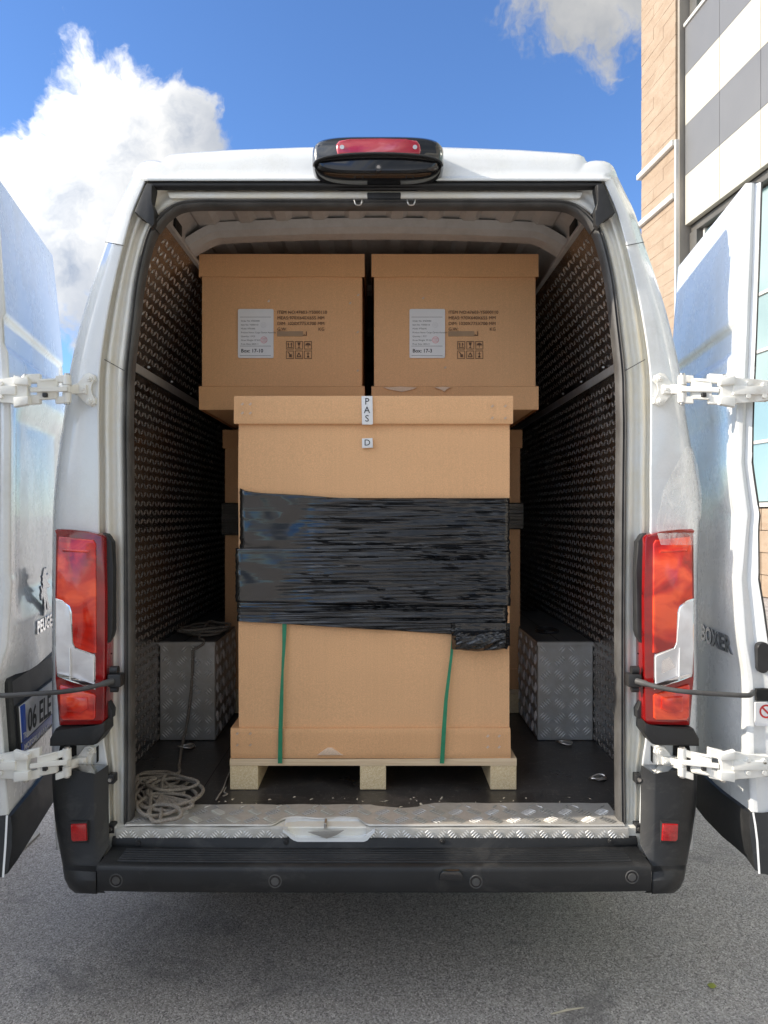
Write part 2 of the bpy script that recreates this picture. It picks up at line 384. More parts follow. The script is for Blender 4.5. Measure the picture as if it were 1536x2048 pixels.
# ------------------------------------------------------------------ ground and building
g = mk('ground', [(-400, -400, 0), (400, -400, 0), (400, 400, 0), (-400, 400, 0)], [(0, 1, 2, 3)], 'asphalt', kind='structure')
FD = 8.367
def fx(d): return CAM.x + FD - .1055 * d             # facade line, d = distance ahead of the camera
def fp(d, z, out=0.0):                                # point on the facade; out = towards the car park
    n = Vector((-1, -.1055, 0)).normalized(); return Vector((fx(d), d + CAM.y, z)) + n * out
bld = thing('office_building', 'sunlit office block with cream and grey panels, teal windows and travertine pier', 'building', tuple(fp(15.9, 0)))
def fslab(name, d0, d1, z0, z1, o0, o1, mat, bev=.006, parent=None):
    c = [fp(d0, z0, o0), fp(d1, z0, o0), fp(d1, z0, o1), fp(d0, z0, o1), fp(d0, z1, o0), fp(d1, z1, o0), fp(d1, z1, o1), fp(d0, z1, o1)]
    bm = bmesh.new(); v_ = [bm.verts.new(p) for p in c]
    fs = [bm.faces.new([v_[i] for i in f]) for f in ((0, 3, 2, 1), (4, 5, 6, 7), (0, 1, 5, 4), (1, 2, 6, 5), (2, 3, 7, 6), (3, 0, 4, 7))]
    if bev: bmesh.ops.bevel(bm, geom=list(bm.edges), offset=bev, segments=1, affect='EDGES')
    return mkbm(name, bm, mat, parent or bld)
D0, D1 = -14.0, 15.94
TOP = 19.2
fslab('wall_core', D0, 17.62, 0, TOP, -9.0, -.42, 'facade_back', 0)
fslab('parapet', D0, 17.66, TOP, TOP + .35, -9.0, .06, 'white_trim', .01)
dl = [15.94 - 1.32 * i for i in range(24)]
for a, b in zip(dl, dl[1:]):
    for z0, z1, mt in ((7.87, 8.96, 'panel_cream'), (8.96, 10.06, 'panel_grey'), (10.06, 11.16, 'panel_cream'), (11.16, 12.28, 'panel_grey'), (14.6, 15.7, 'panel_cream'), (15.7, 16.8, 'panel_grey')):
        fslab('cladding_panel', b + .006, a - .006, z0 + (.002), z1 - .002, -.12, 0, mt, .004)
fslab('panel_backing', D0, D1, 7.90, 12.26, -.42, -.125, 'frame_dark', 0)
fslab('panel_backing', D0, D1, 14.62, TOP, -.42, -.125, 'frame_dark', 0)
# window bands: reveals, frames, panes
for z0, z1, trans in ((1.74, 7.80, (2.9, 4.62, 5.70)), (12.3, 14.58, ())):
    fslab('window_sill', D0, D1, z0 - .08, z0, -.41, .04, 'white_trim', .008)
    fslab('window_head', D0, D1, z1 - .10, z1 + .065, -.41, -.14, 'frame_dark', .008)
    fslab('window_jamb', 15.66, 15.935, z0, z1 - .10, -.41, -.10, 'frame_dark', .008)
    zs = [z0] + list(trans) + [z1 - .1]
    wn = 0
    dd = [15.64 - 1.32 * i for i in range(17)]
    for a, b in zip(dd, dd[1:]):
        fr = fslab('window', a - .06, a, z0, z1 - .1, -.34, -.24, 'white_trim', .006)
        for q0, q1 in zip(zs, zs[1:]):
            fslab('pane', b, a - .06, q0 + .03, q1 - .03, -.31, -.29, 'teal_glass', 0, fr)
        for t in trans: fslab('transom', b, a - .06, t - .03, t + .03, -.34, -.25, 'white_trim', .004, fr)
# stone plinth slabs
i = 0
for a, b in zip(dl, dl[1:]):
    for r_ in range(4):
        fslab('stone_slab', b + .008, a - .008, .02 + r_ * .405, .02 + (r_ + 1) * .405 - .01, -.12, -.004 * ((i + r_) % 3), 'travertine', .006); i += 1
fslab('plinth_backing', D0, D1, 0, 1.62, -.42, -.13, 'facade_back', 0)
# pier of travertine courses
rnd = random.Random(3)
pier_core = fslab('pier_core', 15.99, 17.66, 0, TOP + .2, -1.2, .10, 'facade_back', 0)
z = 0.0; row = 0
while z < TOP - .1:
    h = .27; sp = 16.62 + (row % 2) * .46
    for a, b in ((16.07, sp), (sp, 17.69)):
        fslab('stone_slab', a + .002, b - .002, z, z + h - .004, .10, .15 + rnd.uniform(0, .008), 'travertine', .002)
    fslab('return_slab', 17.665, 17.70, z, z + h - .008, -1.2, .15, 'travertine', 0) if row % 2 == 0 else None
    z += h; row += 1
fslab('pier_trim', 16.005, 16.065, 0, 9.8, .02, .185, 'white_trim', .01)
for z in (8.57, 9.75): fslab('pier_ledge', 16.065, 17.78, z - .06, z + .07, .10, .24, 'white_trim', .01)
# roadside details seen past the left door
t = thing('post_base', 'yellow steel post on a rusty square base plate by the left door', 'post', tuple(P(45, 1668, .0) * 0 + Vector((-1.75, 1.05, 0))))
q = t.location
boxo('base_plate', (q.x - .13, q.y - .14, .001), (q.x + .13, q.y + .14, .014), 'concrete', t, .003)
bm = bmesh.new(); cyl(bm, (q.x - .03, q.y, .014), (q.x - .03, q.y, 1.0), .045, n=24); mkbm('post', bm, 'yellow_paint', t)
bm = bmesh.new()
for sx in (-1, 1):
    for sy in (-1, 1): cyl(bm, (q.x + sx * .1, q.y + sy * .1, .012), (q.x + sx * .1, q.y + sy * .1, .03), .012, n=6)
mkbm('bolt', bm, 'steel', t)

# ------------------------------------------------------------------ van
van = thing('delivery_van', 'white high-roof delivery van with both rear doors swung open, loaded with boxes', 'van', (0, 2.5, 0))
FL = 0.56
def lean(z): return .07 * max(0, (z - 1.8) / .85) ** 1.6
def PL(px, py, Y):                                    # P with the rear end's forward lean at that height
    p = P(px, py, Y)
    for _ in range(3): p = P(px, py, Y + lean(p.z))
    return p
o_px = [(112, 1700), (104, 1530), (104, 1450), (104, 1250), (105, 1058), (112, 950), (128, 830), (140, 740), (163, 640), (187, 560), (211, 490), (229, 430), (250, 385), (265, 354)]
f_px = [(220, 1700), (215, 1540), (205, 1450), (203, 1250), (198, 1058), (198, 950), (197, 830), (199, 740), (213, 640), (229, 560), (246, 490), (263, 430), (279, 390), (291, 362)]
def z_(pts): return crom([(a, b, 0) for a, b in pts], 5)
O, Fp = z_(o_px), z_(f_px)
def dent(p, side):
    """crumpled quarter panel on the right-hand side"""
    if side > 0:
        d = math.exp(-((p.z - 1.60) / .15) ** 2) * max(0, min(1, (abs(p.x) - .88) / .12))
        w = noise.noise(Vector((p.x * 9, p.y * 9, p.z * 7)))
        p = p + Vector((.020 * d + .012 * w * d, .035 * d * (1 - abs(p.x) + .6) + .02 * w * d, 0))
    return p
sil = []
for side in (-1, 1):
    grid = []
    for a, b in zip(O, Fp):
        po = PL(a.x, a.y, .07); pf = PL(b.x, b.y, .0)
        row = []
        row.append(Vector((po.x * .999, 5.2, po.z)))
        for yy in (3.2, 2.0, 1.2, .7, .4, .25): row.append(Vector((po.x, yy, po.z)))
        row += [po, PL(a.x + 4, a.y, .035), PL(a.x + 12, a.y, .012), PL(a.x * .75 + b.x * .25 + 4, a.y * .75 + b.y * .25, .004),
                PL(a.x * .4 + b.x * .6, a.y * .4 + b.y * .6, 0), PL(b.x - 3, b.y, 0), pf, PL(b.x + 1.5, b.y, .006)]
        if side < 0: sil.append(po); side_top = row[7:]
        if side > 0: row = [dent(mir(p), 1) for p in row]
        grid.append(row)
    loft('side_panel', grid, 'paint', van)
# door frame ring (shut face) from f to the seal, round the opening
fa = [((222, 1700), (247, 1700)), ((215, 1540), (249, 1540)), ((205, 1450), (249, 1450)), ((203, 1250), (249, 1250)), ((198, 1058), (248, 1058)), ((198, 950), (247, 950)),
      ((196, 860), (246, 860)), ((197, 800), (247, 800)), ((199, 740), (249, 740)), ((213, 640), (260, 640)), ((229, 560), (270, 560)), ((246, 490), (286, 490)), ((258, 450), (300, 455)), ((267, 424), (316, 430)),
      ((278, 392), (335, 415)), ((291, 363), (362, 404)), ((340, 362), (400, 400)), ((460, 362), (470, 400)), ((600, 361), (600, 400)), ((752, 361), (752, 400))]
FA = crom([(a[0], a[1], 0) for a, b in fa], 5); AA = crom([(b[0], b[1], 0) for a, b in fa], 5)
prof = [(0, .006), (.05, .036), (.22, .040), (.27, .020), (.42, .018), (.50, .034), (.72, .040), (.80, .026), (1.0, .028), (1.04, .07), (1.05, .14)]
ring = []
for i, (a, b) in enumerate(zip(FA, AA)):
    ring.append([PL(a.x + (b.x - a.x) * t, a.y + (b.y - a.y) * t, y) for t, y in prof])
full = ring + [[mir(p) for p in r_] for r_ in ring[::-1][1:]]
loft('door_frame', full, 'jamb_paint', van)
# rubber seal round the opening
seal = [PL(b.x + 8 * (1 if b.y > 420 else max(0, (b.y - 400) / 20)), b.y + (7 if b.y < 450 else 0), .022) for b in AA]
seal = seal + [mir(p) for p in seal[::-1][1:]]
bm = bmesh.new()
cent = Vector((0, 0, 1.5))
rings = []
for i, p in enumerate(seal):
    d = (seal[min(i + 1, len(seal) - 1)] - seal[max(i - 1, 0)]).normalized(); u = d.cross(Vector((0, 1, 0))).normalized(); v = Vector((0, 1, 0))
    w = .0125
    rings.append([bm.verts.new(p + u * a * w + v * b) for a, b in ((-1, .03), (-1, .004), (-.75, -.010), (-.3, -.015), (.0, -.009), (.35, -.016), (.8, -.010), (1.05, .006), (1.0, .04))])
for r0, r1 in zip(rings, rings[1:]):
    for k in range(8): bm.faces.new((r0[k], r0[k + 1], r1[k + 1], r1[k]))
mkbm('door_seal', bm, 'seal_dusty', van, autos=60)
# dark drip seal across the head, and header beam
def hrow(py, Y, xs=(296, 330, 420, 520, 640, 752)):
    L = [PL(x, py + max(0, (330 - x)) * .02, Y) for x in xs]; return L + [mir(p) for p in L[::-1][1:]]
loft('head_drip_seal', [hrow(363, .004), hrow(365, -.008), hrow(372, -.010), hrow(374, .012), hrow(379, .006), hrow(381, .03)], 'rubber', van)
loft('head_beam', [hrow(382, .030, (335, 380, 460, 560, 650, 752)), hrow(386, .016, (335, 380, 460, 560, 650, 752)), hrow(396, .014, (340, 380, 460, 560, 650, 752)), hrow(400, .03, (350, 385, 460, 560, 650, 752))], 'jamb_paint', van)
# black corner blocks at the top of the frame
for s in (0, 1):
    pxprism('corner_block', [(268, 424), (292, 366), (306, 369), (300, 400), (309, 420), (309, 447), (302, 456), (294, 440), (280, 432)], .035, .05, 'rubber', van, .004, mirror=bool(s))
# latch strikers and lock plate
bm = bmesh.new(); a, b = PL(734, 381, .0), PL(802, 394, .0); box(bm, (a.x, a.y + .010, b.z), (b.x, a.y + .06, a.z), .004, 2); mkbm('lock_plate', bm, 'rubber', van)
for cx in (717, 822):
    bm = bmesh.new(); p = PL(cx, 409, -.0); tube(bm, crom([p + Vector((-.013, 0.04, .012)), p + Vector((-.013, -.012, .010)), p + Vector((-.008, -.018, -.008)), p + Vector((.008, -.018, -.008)), p + Vector((.013, -.012, .010)), p + Vector((.013, .04, .012))], 4), .0026)
    mkbm('striker', bm, 'steel', van)
# roof fascia and roof
def resample(pts, n):
    L = [0]
    for a, b in zip(pts, pts[1:]): L.append(L[-1] + (b - a).length)
    out = []
    for i in range(n):
        u = L[-1] * i / (n - 1); j = max(k for k in range(len(L)) if L[k] <= u + 1e-9); j = min(j, len(pts) - 2)
        out.append(pts[j].lerp(pts[j + 1], (u - L[j]) / max(1e-9, L[j + 1] - L[j])))
    return out
topc = [(265, 354), (268, 344), (273, 334), (281, 326), (292, 322), (308, 321), (318, 322), (325, 324), (328, 322), (332, 314), (342, 309), (370, 306), (460, 300), (600, 295), (700, 293), (752, 293)]
rows = []
for (x, y) in topc:
    xl = 291 + (x - 265) * (752 - 291) / (752 - 265)
    col = [PL(xl, 363, -.002), PL(xl, 361, -.016), PL(xl, 357, -.018), PL(xl * .98 + x * .02, 354, -.008), PL(xl * .9 + x * .1, 351, .0)]
    t1 = PL(x, y, .030)
    b0 = col[-1]
    for t, bul in ((.25, .006), (.5, .012), (.75, .014), (.92, .006)):
        q = b0.lerp(t1, t); q.y -= bul * .7; q.z += bul * .1; col.append(q)
    col.append(t1)
    col += [Vector((t1.x, t1.y + dy, t1.z + .012 * min(1, dy / 1.0))) for dy in (.05, .2, .6, 2.0, 4.9)]
    rows.append(col)
rows[0] = resample(side_top[::-1], 10) + rows[0][10:]
for j_ in range(10, len(rows[0])): rows[0][j_] = Vector((side_top[0].x, rows[0][j_].y, side_top[0].z + .003))
rows = rows + [[mir(p) for p in r_] for r_ in rows[::-1][1:]]
loft('roof', rows, 'paint', van, autos=50, smooth=False)
# roof seam between side panel and roof rail (a pressed joint) and panel joints
for s in (1, -1):
    for (xa, ya), (xb, yb), Y in (((211, 484), (247, 491), -.003), ((209, 719), (248, 741), .012)):
        bm = bmesh.new(); a = PL(xa, ya, Y); b = PL(xb, yb, Y)
        tube(bm, [Vector((s * p.x, p.y, p.z)) for p in (a, (a + b) / 2, b)], .0012, 5); mkbm('panel_joint', bm, 'dark_void', van)
# high brake light with camera
ctr = P(756, 311, -.01)
def sup(hw, hh, y, cz, n=4.0, k=64):
    return [Vector((ctr.x + hw * (abs(math.cos(a)) ** (2 / n)) * (1 if math.cos(a) > 0 else -1), y, cz + hh * (abs(math.sin(a)) ** (2 / n)) * (1 if math.sin(a) > 0 else -1))) for a in [2 * math.pi * i / k for i in range(k)]]
W2, H2 = 134 / 633, 41 / 633
def ringloft(name, rs, mat, parent, cap=True, autos=40):
    k = len(rs[0]); vs_ = [p for r_ in rs for p in r_]; fs = []
    for i in range(len(rs) - 1):
        for j in range(k): fs.append((i * k + j, i * k + (j + 1) % k, (i + 1) * k + (j + 1) % k, (i + 1) * k + j))
    if cap: fs.append(tuple((len(rs) - 1) * k + j for j in range(k)))
    return mk(name, vs_, fs, mat, parent, autos=autos)
bl = ringloft('brake_light', [sup(W2, H2, .14, ctr.z), sup(W2, H2, .03, ctr.z), sup(W2 * .985, H2 * .97, .005, ctr.z), sup(W2 * .95, H2 * .9, -.012, ctr.z), sup(W2 * .90, H2 * .80, -.02, ctr.z)], 'gloss_black', van)
# hood lip and camera cove underneath
cz = P(756, 326, -.03).z
lip = [Vector((ctr.x + (W2 * .955) * math.sin(a), -.018 - .020 * math.cos(a) ** .5, P(756, 309, -.03).z - .040 * (1 - math.cos(a) ** .55))) for a in [R(-88 + 176 * i / 40) for i in range(41)]]
bm = bmesh.new(); tube(bm, lip, .0035, 6); mkbm('hood_lip', bm, 'black_plastic', bl)
cv = [[Vector((p.x, p.y, p.z)), Vector((ctr.x + (p.x - ctr.x) * .95, .0, min(p.z - .004, ctr.z - .01))), Vector((ctr.x + (p.x - ctr.x) * .93, -.014, max(ctr.z - H2 * .86, ctr.z - H2 * .86 + abs((p.x - ctr.x) / W2) ** 4 * .03)))] for p in lip]
loft('camera_cove', cv, 'gloss_black', bl, autos=30)
bm = bmesh.new(); c_ = P(757, 336, -.02); cyl(bm, c_ + Vector((0, .02, 0)), c_ + Vector((0, -.008, -.002)), .0125, .0115, 24); mkbm('camera_lens', bm, 'gloss_black', bl)
bm = bmesh.new(); cyl(bm, c_ + Vector((0, -.006, 0)), c_ + Vector((0, -.0095, -.002)), .006, .006, 20); mkbm('camera_glass', bm, 'chrome_dark', bl)
w = [P(a, b, -.034) for a, b in ((676, 308), (673, 300), (672, 288), (678, 280), (700, 278), (757, 277), (812, 278), (834, 280), (840, 288), (842, 300), (839, 308))]
bm = bmesh.new(); prism(bm, [(p.x, p.z) for p in w], -.034, .0, .006, 3); mkbm('brake_lens', bm, 'lens_pink', bl)
for cx in (684, 830):
    bm = bmesh.new(); p = P(cx, 294, -.036); cyl(bm, p + Vector((0, .004, 0)), p, .007, n=16); mkbm('lens_screw', bm, 'chrome', bl)
for k in range(0):
    bm = bmesh.new(); p = P(718 + k * 20, 296, -.035); bmesh.ops.create_uvsphere(bm, u_segments=12, v_segments=8, radius=.007, matrix=Matrix.Translation(p + Vector((0, .003, 0)))); mkbm('led', bm, 'lens_red', bl)

# ------- interior
wallp = [(.945, FL - .03), (.945, 1.1), (.945, 1.9), (.925, 2.10), (.905, 2.2), (.868, 2.3), (.80, 2.45), (.735, 2.57)]
WP = crom([(a, b, 0) for a, b in wallp], 4)
LEN = 3.55
def wall_at(u):            # arclength -> (x, z, normal)
    acc = 0
    for a, b in zip(WP, WP[1:]):
        L = (b - a).length
        if u <= acc + L: t = (u - acc) / L; q = a.lerp(b, t); d = (b - a) / L; return q.x, q.y, Vector((-d.y, d.x))
        acc += L
    d = (WP[-1] - WP[-2]).normalized(); return WP[-1].x, WP[-1].y, Vector((-d.y, d.x))
TOT = sum((b - a).length for a, b in zip(WP, WP[1:]))
for s in (-1, 1):
    grid = [[Vector((s * p.x, y, p.y)) for p in WP] for y in (.10, .9, 1.8, 2.7, LEN)]
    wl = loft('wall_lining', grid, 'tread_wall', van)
    vs_, fs = [], []
    pu, py_ = .036, .036
    nu, ny = int((TOT - .06) / pu), int((LEN - .32) / py_)
    for iu in range(nu):
        for iy in range(ny):
            y = .30 + iy * py_; u = .05 + iu * pu
            x, zz, n = wall_at(u)
            if 2.075 < zz < 2.135: continue
            x2, z2, _ = wall_at(u + .01); tu = Vector((x2 - x, z2 - zz)).normalized()
            a = R(45) * (1 if (iu + iy) % 2 else -1); L, wd, h = .0175, .0085, .0040
            def at(al, ac, hh):
                du = al * math.sin(a) + ac * math.cos(a); dy = al * math.cos(a) - ac * math.sin(a)
                return Vector((s * (x + tu.x * du + n.x * hh), y + dy, zz + tu.y * du + n.y * hh))
            b0 = len(vs_)
            vs_ += [at(-L, 0, .0004), at(0, wd, .0004), at(L, 0, .0004), at(0, -wd, .0004), at(-L * .45, 0, h), at(L * .45, 0, h)]
            fs += [(b0, b0 + 1, b0 + 4), (b0 + 4, b0 + 1, b0 + 5), (b0 + 1, b0 + 2, b0 + 5), (b0, b0 + 4, b0 + 3), (b0 + 4, b0 + 5, b0 + 3), (b0 + 3, b0 + 5, b0 + 2)]
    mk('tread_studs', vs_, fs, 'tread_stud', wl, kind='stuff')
    # seam rail with rivets
    bm = bmesh.new(); x0, z0, n = wall_at(0); xr = interp([(a.y, a.x) for a in WP], 2.105)
    box(bm, (min(s * (xr - .004), s * (xr - .012)), .12, 2.088), (max(s * (xr - .004), s * (xr - .012)), LEN, 2.122), .002); mkbm('seam_rail', bm, 'roof_inner', wl)
    for k in range(9):
        bm = bmesh.new(); cyl(bm, (s * (xr - .012), .6 + k * .32, 2.133), (s * (xr - .020), .6 + k * .32, 2.133), .007, .004, 10); mkbm('rivet', bm, 'alu_trim', wl)
    # return from the door frame to the wall, behind the seal
    g2 = []
    for b in AA[:72]:
        p = PL(b.x + 2, b.y, .14); xw = interp([(a.y, a.x) for a in WP], p.z)
        g2.append([Vector((s * -p.x if s > 0 else p.x, p.y, p.z)), Vector((s * (max(xw, -p.x) + .01), .20, p.z)), Vector((s * (max(xw, -p.x) + .012), .26, p.z))])
    loft('pillar_return', g2, 'roof_inner', van)
    # lining top edge strip and roof rail
    bm = bmesh.new(); box(bm, (min(s * .742, s * .722), .14, 2.562), (max(s * .742, s * .722), LEN, 2.578), .002); mkbm('lining_edge', bm, 'roof_inner', van)
    loft('roof_rail', [[Vector((s * x, y, zz)) for x, zz in ((.74, 2.572), (.735, 2.63), (.70, 2.665), (.66, 2.672))] for y in (.13, 1.5, LEN)], 'roof_inner', van)
    # oval cut-out seen at the roof corner
    for k in range(3):
        bm = bmesh.new(); yy = .34 + k * .75
        prism(bm, [(s * x, zz) for x, zz in rrect(.742, 2.588, .758, 2.62, .006)], yy, yy + .01)
        bm.clear()
        box(bm, (min(s * .728, s * .745), yy, 2.586), (max(s * .728, s * .745), yy + .09, 2.632), .006, 2); mkbm('rail_opening', bm, 'dark_void', van)
# ceiling skin with pressed swages
xs = [i * .02 - .70 for i in range(71)]
ys = [.13, .20, .28, .36, .44, .52, .6, .8, 1.2, 2.2, LEN]
def ceil_z(x, y):
    base = 2.672 + .026 * (1 - (x / .70) ** 2)
    ph = (abs(x + .35 * 0) % .142) / .142
    sw = .014 if .32 < ph < .80 else 0
    return base - sw
loft('ceiling', [[Vector((x, y, ceil_z(x, y))) for x in xs] for y in ys], 'roof_inner', van, smooth=False)
def crossmember(y0):
    xs_ = [i * .02 - .74 for i in range(75)]
    def zb(x): return 2.622 + .022 * (1 - (x / .7) ** 2) - max(0, abs(x) - .62) ** 1.3 * .9
    sec = lambda x: [Vector((x, y0 - .035, zb(x) + .045)), Vector((x, y0 - .02, zb(x) + .016)), Vector((x, y0, zb(x) + .004)), Vector((x, y0 + .006, zb(x))), Vector((x, y0 + .07, zb(x))), Vector((x, y0 + .09, zb(x) + .045))]
    b = loft('roof_bow', [sec(x) for x in xs_], 'roof_inner', van, autos=30)
    for k in range(17):
        x = -.6 + k * .075 + (.012 if k % 3 else 0); bm = bmesh.new(); cyl(bm, (x, y0 - .0015, zb(x) + .012), (x, y0 + .004, zb(x) + .012), .0032, n=8); mkbm('bow_hole', bm, 'dark_void', b)
for y in (.53, 1.35, 2.2, 3.0): crossmember(y)
boxo('bulkhead', (-.95, LEN, FL), (.95, LEN + .03, 2.70), 'roof_inner', van)
# floor
flr = boxo('cargo_floor', (-.945, .125, FL - .02), (.945, LEN, FL), 'floor_film', van, 0)
boxo('floor_joint', (-.62, .14, FL), (-.618, LEN, FL + .0006), 'dark_void', flr, 0)
# wheel arches
def fivebar(vs_, fs, o, ux, uy, nx, w, h, pitch=.062, sp_=.0108, bw=.0036, bl=.019, ht=.0040, mask=None):
    """five-bar tread on the rectangle o + a*ux + b*uy"""
    for i in range(int(w / pitch) + 1):
        for j in range(int(h / pitch) + 1):
            ca, cb = (i + .5) * pitch, (j + .5) * pitch; a = R(45) if (i + j) % 2 else R(-45)
            for k in range(5):
                off_ = (k - 2) * sp_; L = bl * (1 if abs(k - 2) < 2 else .8)
                def at(al, ac, hh):
                    A = ca + al * math.cos(a) - (ac + off_) * math.sin(a); B = cb + al * math.sin(a) + (ac + off_) * math.cos(a)
                    return o + ux * A + uy * B + nx * hh, A, B
                pts = [at(-L, 0, .0003), at(0, bw, .0003), at(L, 0, .0003), at(0, -bw, .0003), at(-L * .6, 0, ht), at(L * .6, 0, ht)]
                if any(not (0 < A < w and 0 < B < h) for _, A, B in pts): continue
                if mask and mask(ca, cb): continue
                b0 = len(vs_); vs_ += [p for p, _, _ in pts]
                fs += [(b0, b0 + 1, b0 + 4), (b0 + 4, b0 + 1, b0 + 5), (b0 + 1, b0 + 2, b0 + 5), (b0, b0 + 4, b0 + 3), (b0 + 4, b0 + 5, b0 + 3), (b0 + 3, b0 + 5, b0 + 2)]
AY = P(0, 1482, 0).y * 0 + .85
for s in (-1, 1):
    x0, x1 = sorted((s * .700, s * .943)); az = FL + .425
    wa = boxo('wheel_arch', (x0, AY, FL + .001), (x1, AY + 1.0, az), 'tread', van, .004, 1)
    vs_, fs = [], []
    fivebar(vs_, fs, Vector((x0 + .004, AY - .0002, FL + .006)), Vector((1, 0, 0)), Vector((0, 0, 1)), Vector((0, -1, 0)), .236, .415)
    boxo('arch_cover', (x0 + .003, AY + .018, az), (x1 - .001, AY + .99, az + .004), 'arch_grey', wa, .001); boxo('cover_seam', (x0 + .10, AY + .02, az + .004), (x0 + .103, AY + .99, az + .0045), 'dark_void', wa, 0)
    fivebar(vs_, fs, Vector((s * .6998, AY + .004, FL + .006)), Vector((0, 1, 0)), Vector((0, 0, 1)), Vector((-s, 0, 0)), .98, .415)
    mk('tread_bars', vs_, fs, 'tread_bar', wa, kind='stuff')
    boxo('arch_edge', (x0 - .002, AY - .004, az - .012), (x1 + .001, AY + .016, az + .0035), 'tread', wa, .001)
# lashing rings
for px, py, r0 in ((372, 1495, 10), (1128, 1487, -25), (1195, 1558, 20)):
    d = (CAM.z - FL - .004) * F / (py - CY); Y = d + CAM.y; p = P(px, py, Y)
    bm = bmesh.new(); pts = [p + Vector((.034 * math.cos(a) * math.cos(R(r0)) - .02 * math.sin(a) * math.sin(R(r0)), .034 * math.cos(a) * math.sin(R(r0)) + .02 * math.sin(a), .006 + .004 * math.sin(a * 2))) for a in [2 * math.pi * i / 24 for i in range(25)]]
    tube(bm, pts, .003, 6); mkbm('lashing_ring', bm, 'steel', flr)
    bm = bmesh.new(); cyl(bm, p + Vector((.01, .012, 0)), p + Vector((.01, .012, .003)), .028, .024, 20); mkbm('ring_plate', bm, 'alu_trim', flr)
# sill: tread plate on top with folded lip, torn round the latch
def rag(x, s_=1): return noise.noise(Vector((x * 14 * s_, 3.1, 0))) * .009
xsl = [-.79 + 1.58 * i / 110 for i in range(111)]
NOTCH = (P(545, 1650, 0).x, P(735, 1650, 0).x)
def notch(x): return max(0, min(1, (x - NOTCH[0]) / .03, (NOTCH[1] - x) / .03))
STEP = P(842, 1615, .13).x
grid = []
for x in xsl:
    yb = .150 + rag(x) * .6 + (.012 if x > STEP else 0) - (.028 * max(0, 1 - abs(x - .09) / .10) ** .5 if abs(x - .09) < .1 else 0); yf = -.012 + .055 * notch(x) * (1 + 25 * rag(x))
    dz = .003 * noise.noise(Vector((x * 5, 9, 0)))
    grid.append([Vector((x, yb, FL + .0015)), Vector((x, yb - .001, FL + .005 + dz * .4)), Vector((x, (yb + yf) / 2, FL + .0055 + dz)), Vector((x, yf + .004, FL + .005 + dz)), Vector((x, yf, FL + .001 + dz))])
sill = loft('sill_plate', grid, 'tread_sill', van, autos=40)
vs_, fs = [], []
fivebar(vs_, fs, Vector((-.785, -.008, FL + .0062)), Vector((1, 0, 0)), Vector((0, 1, 0)), Vector((0, 0, 1)), 1.57, .148, .060, ht=.003, bw=.0030, mask=lambda a, b: (notch(a - .785) > 0 and b < .075) or (abs(a - .785 - .09) < .11 and b > .10))
mk('tread_bars', vs_, fs, 'tread', sill, kind='stuff')
for xa, xb in ((-.815, NOTCH[0] + .05), (NOTCH[1] - .005, .800)):
    n_ = 50; grid = []
    for i in range(n_):
        x = xa + (xb - xa) * i / (n_ - 1); w_ = rag(x, .7)
        grid.append([Vector((x, -.008, FL - .001 + w_ * .4)), Vector((x, -.016, FL - .006 + w_ * .3)), Vector((x, -.019, FL - .02)), Vector((x, -.019, FL - .040 + w_ * .5)), Vector((x, -.012, FL - .047 + w_ * .5))])
    lp = loft('sill_lip', grid, 'tread_sill', van, autos=40)
    vs_, fs = [], []
    fivebar(vs_, fs, Vector((xa + .004, -.0195, FL - .043)), Vector((1, 0, 0)), Vector((0, 0, 1)), Vector((0, -1, 0)), xb - xa - .01, .037, .036, sp_=.008, bl=.011, bw=.0028, ht=.002)
    mk('tread_bars', vs_, fs, 'tread_bar', lp, kind='stuff')
# white sill beneath, with the latch bowl
boxo('sill_beam', (-.86, -.010, FL - .10), (.86, .12, FL - .003), 'jamb_paint', van, .003)
zz0 = P(0, 1684, -.02).z
bm = bmesh.new(); ns = 26
def bowl(x0, x1):
    rows_ = []
    for i in range(ns):
        t = i / (ns - 1); x = x0 + (x1 - x0) * t; e_ = max(0, min(1, t / .14, (1 - t) / .14)); dz = .026 * e_
        rows_.append([Vector((x, .05, FL + .0015)), Vector((x, .03, FL - .004 * e_)), Vector((x, .012, FL - dz * .9)), Vector((x, -.010, FL - dz - .004)), Vector((x, -.026, FL - dz - .004)), Vector((x, -.028, zz0 + .004 + .030 * (1 - min(1, max(0, min((t - .02) / .16, (.98 - t) / .10)))) ** 2)), Vector((x, -.018, zz0 + .032 * (1 - min(1, max(0, min((t - .02) / .16, (.98 - t) / .10)))) ** 2))])
    return rows_
lb = loft('latch_recess', bowl(P(566, 0, -.02).x, P(750, 0, -.02).x), 'paint', van, autos=40)
pc = P(650, 1668, -.028)
bm = bmesh.new(); prism(bm, [(pc.x - .055, pc.z + .006), (pc.x + .06, pc.z + .012), (pc.x + .035, pc.z - .004), (pc.x + .005, pc.z - .014), (pc.x - .03, pc.z - .002)], -.0295, -.026, .001); mkbm('latch_wear', bm, 'concrete', lb)
boxo('latch_hook', (pc.x - .004, -.022, pc.z + .012), (pc.x + .004, .02, pc.z + .03), 'steel', lb)
# dusty tears on the floor behind the sill

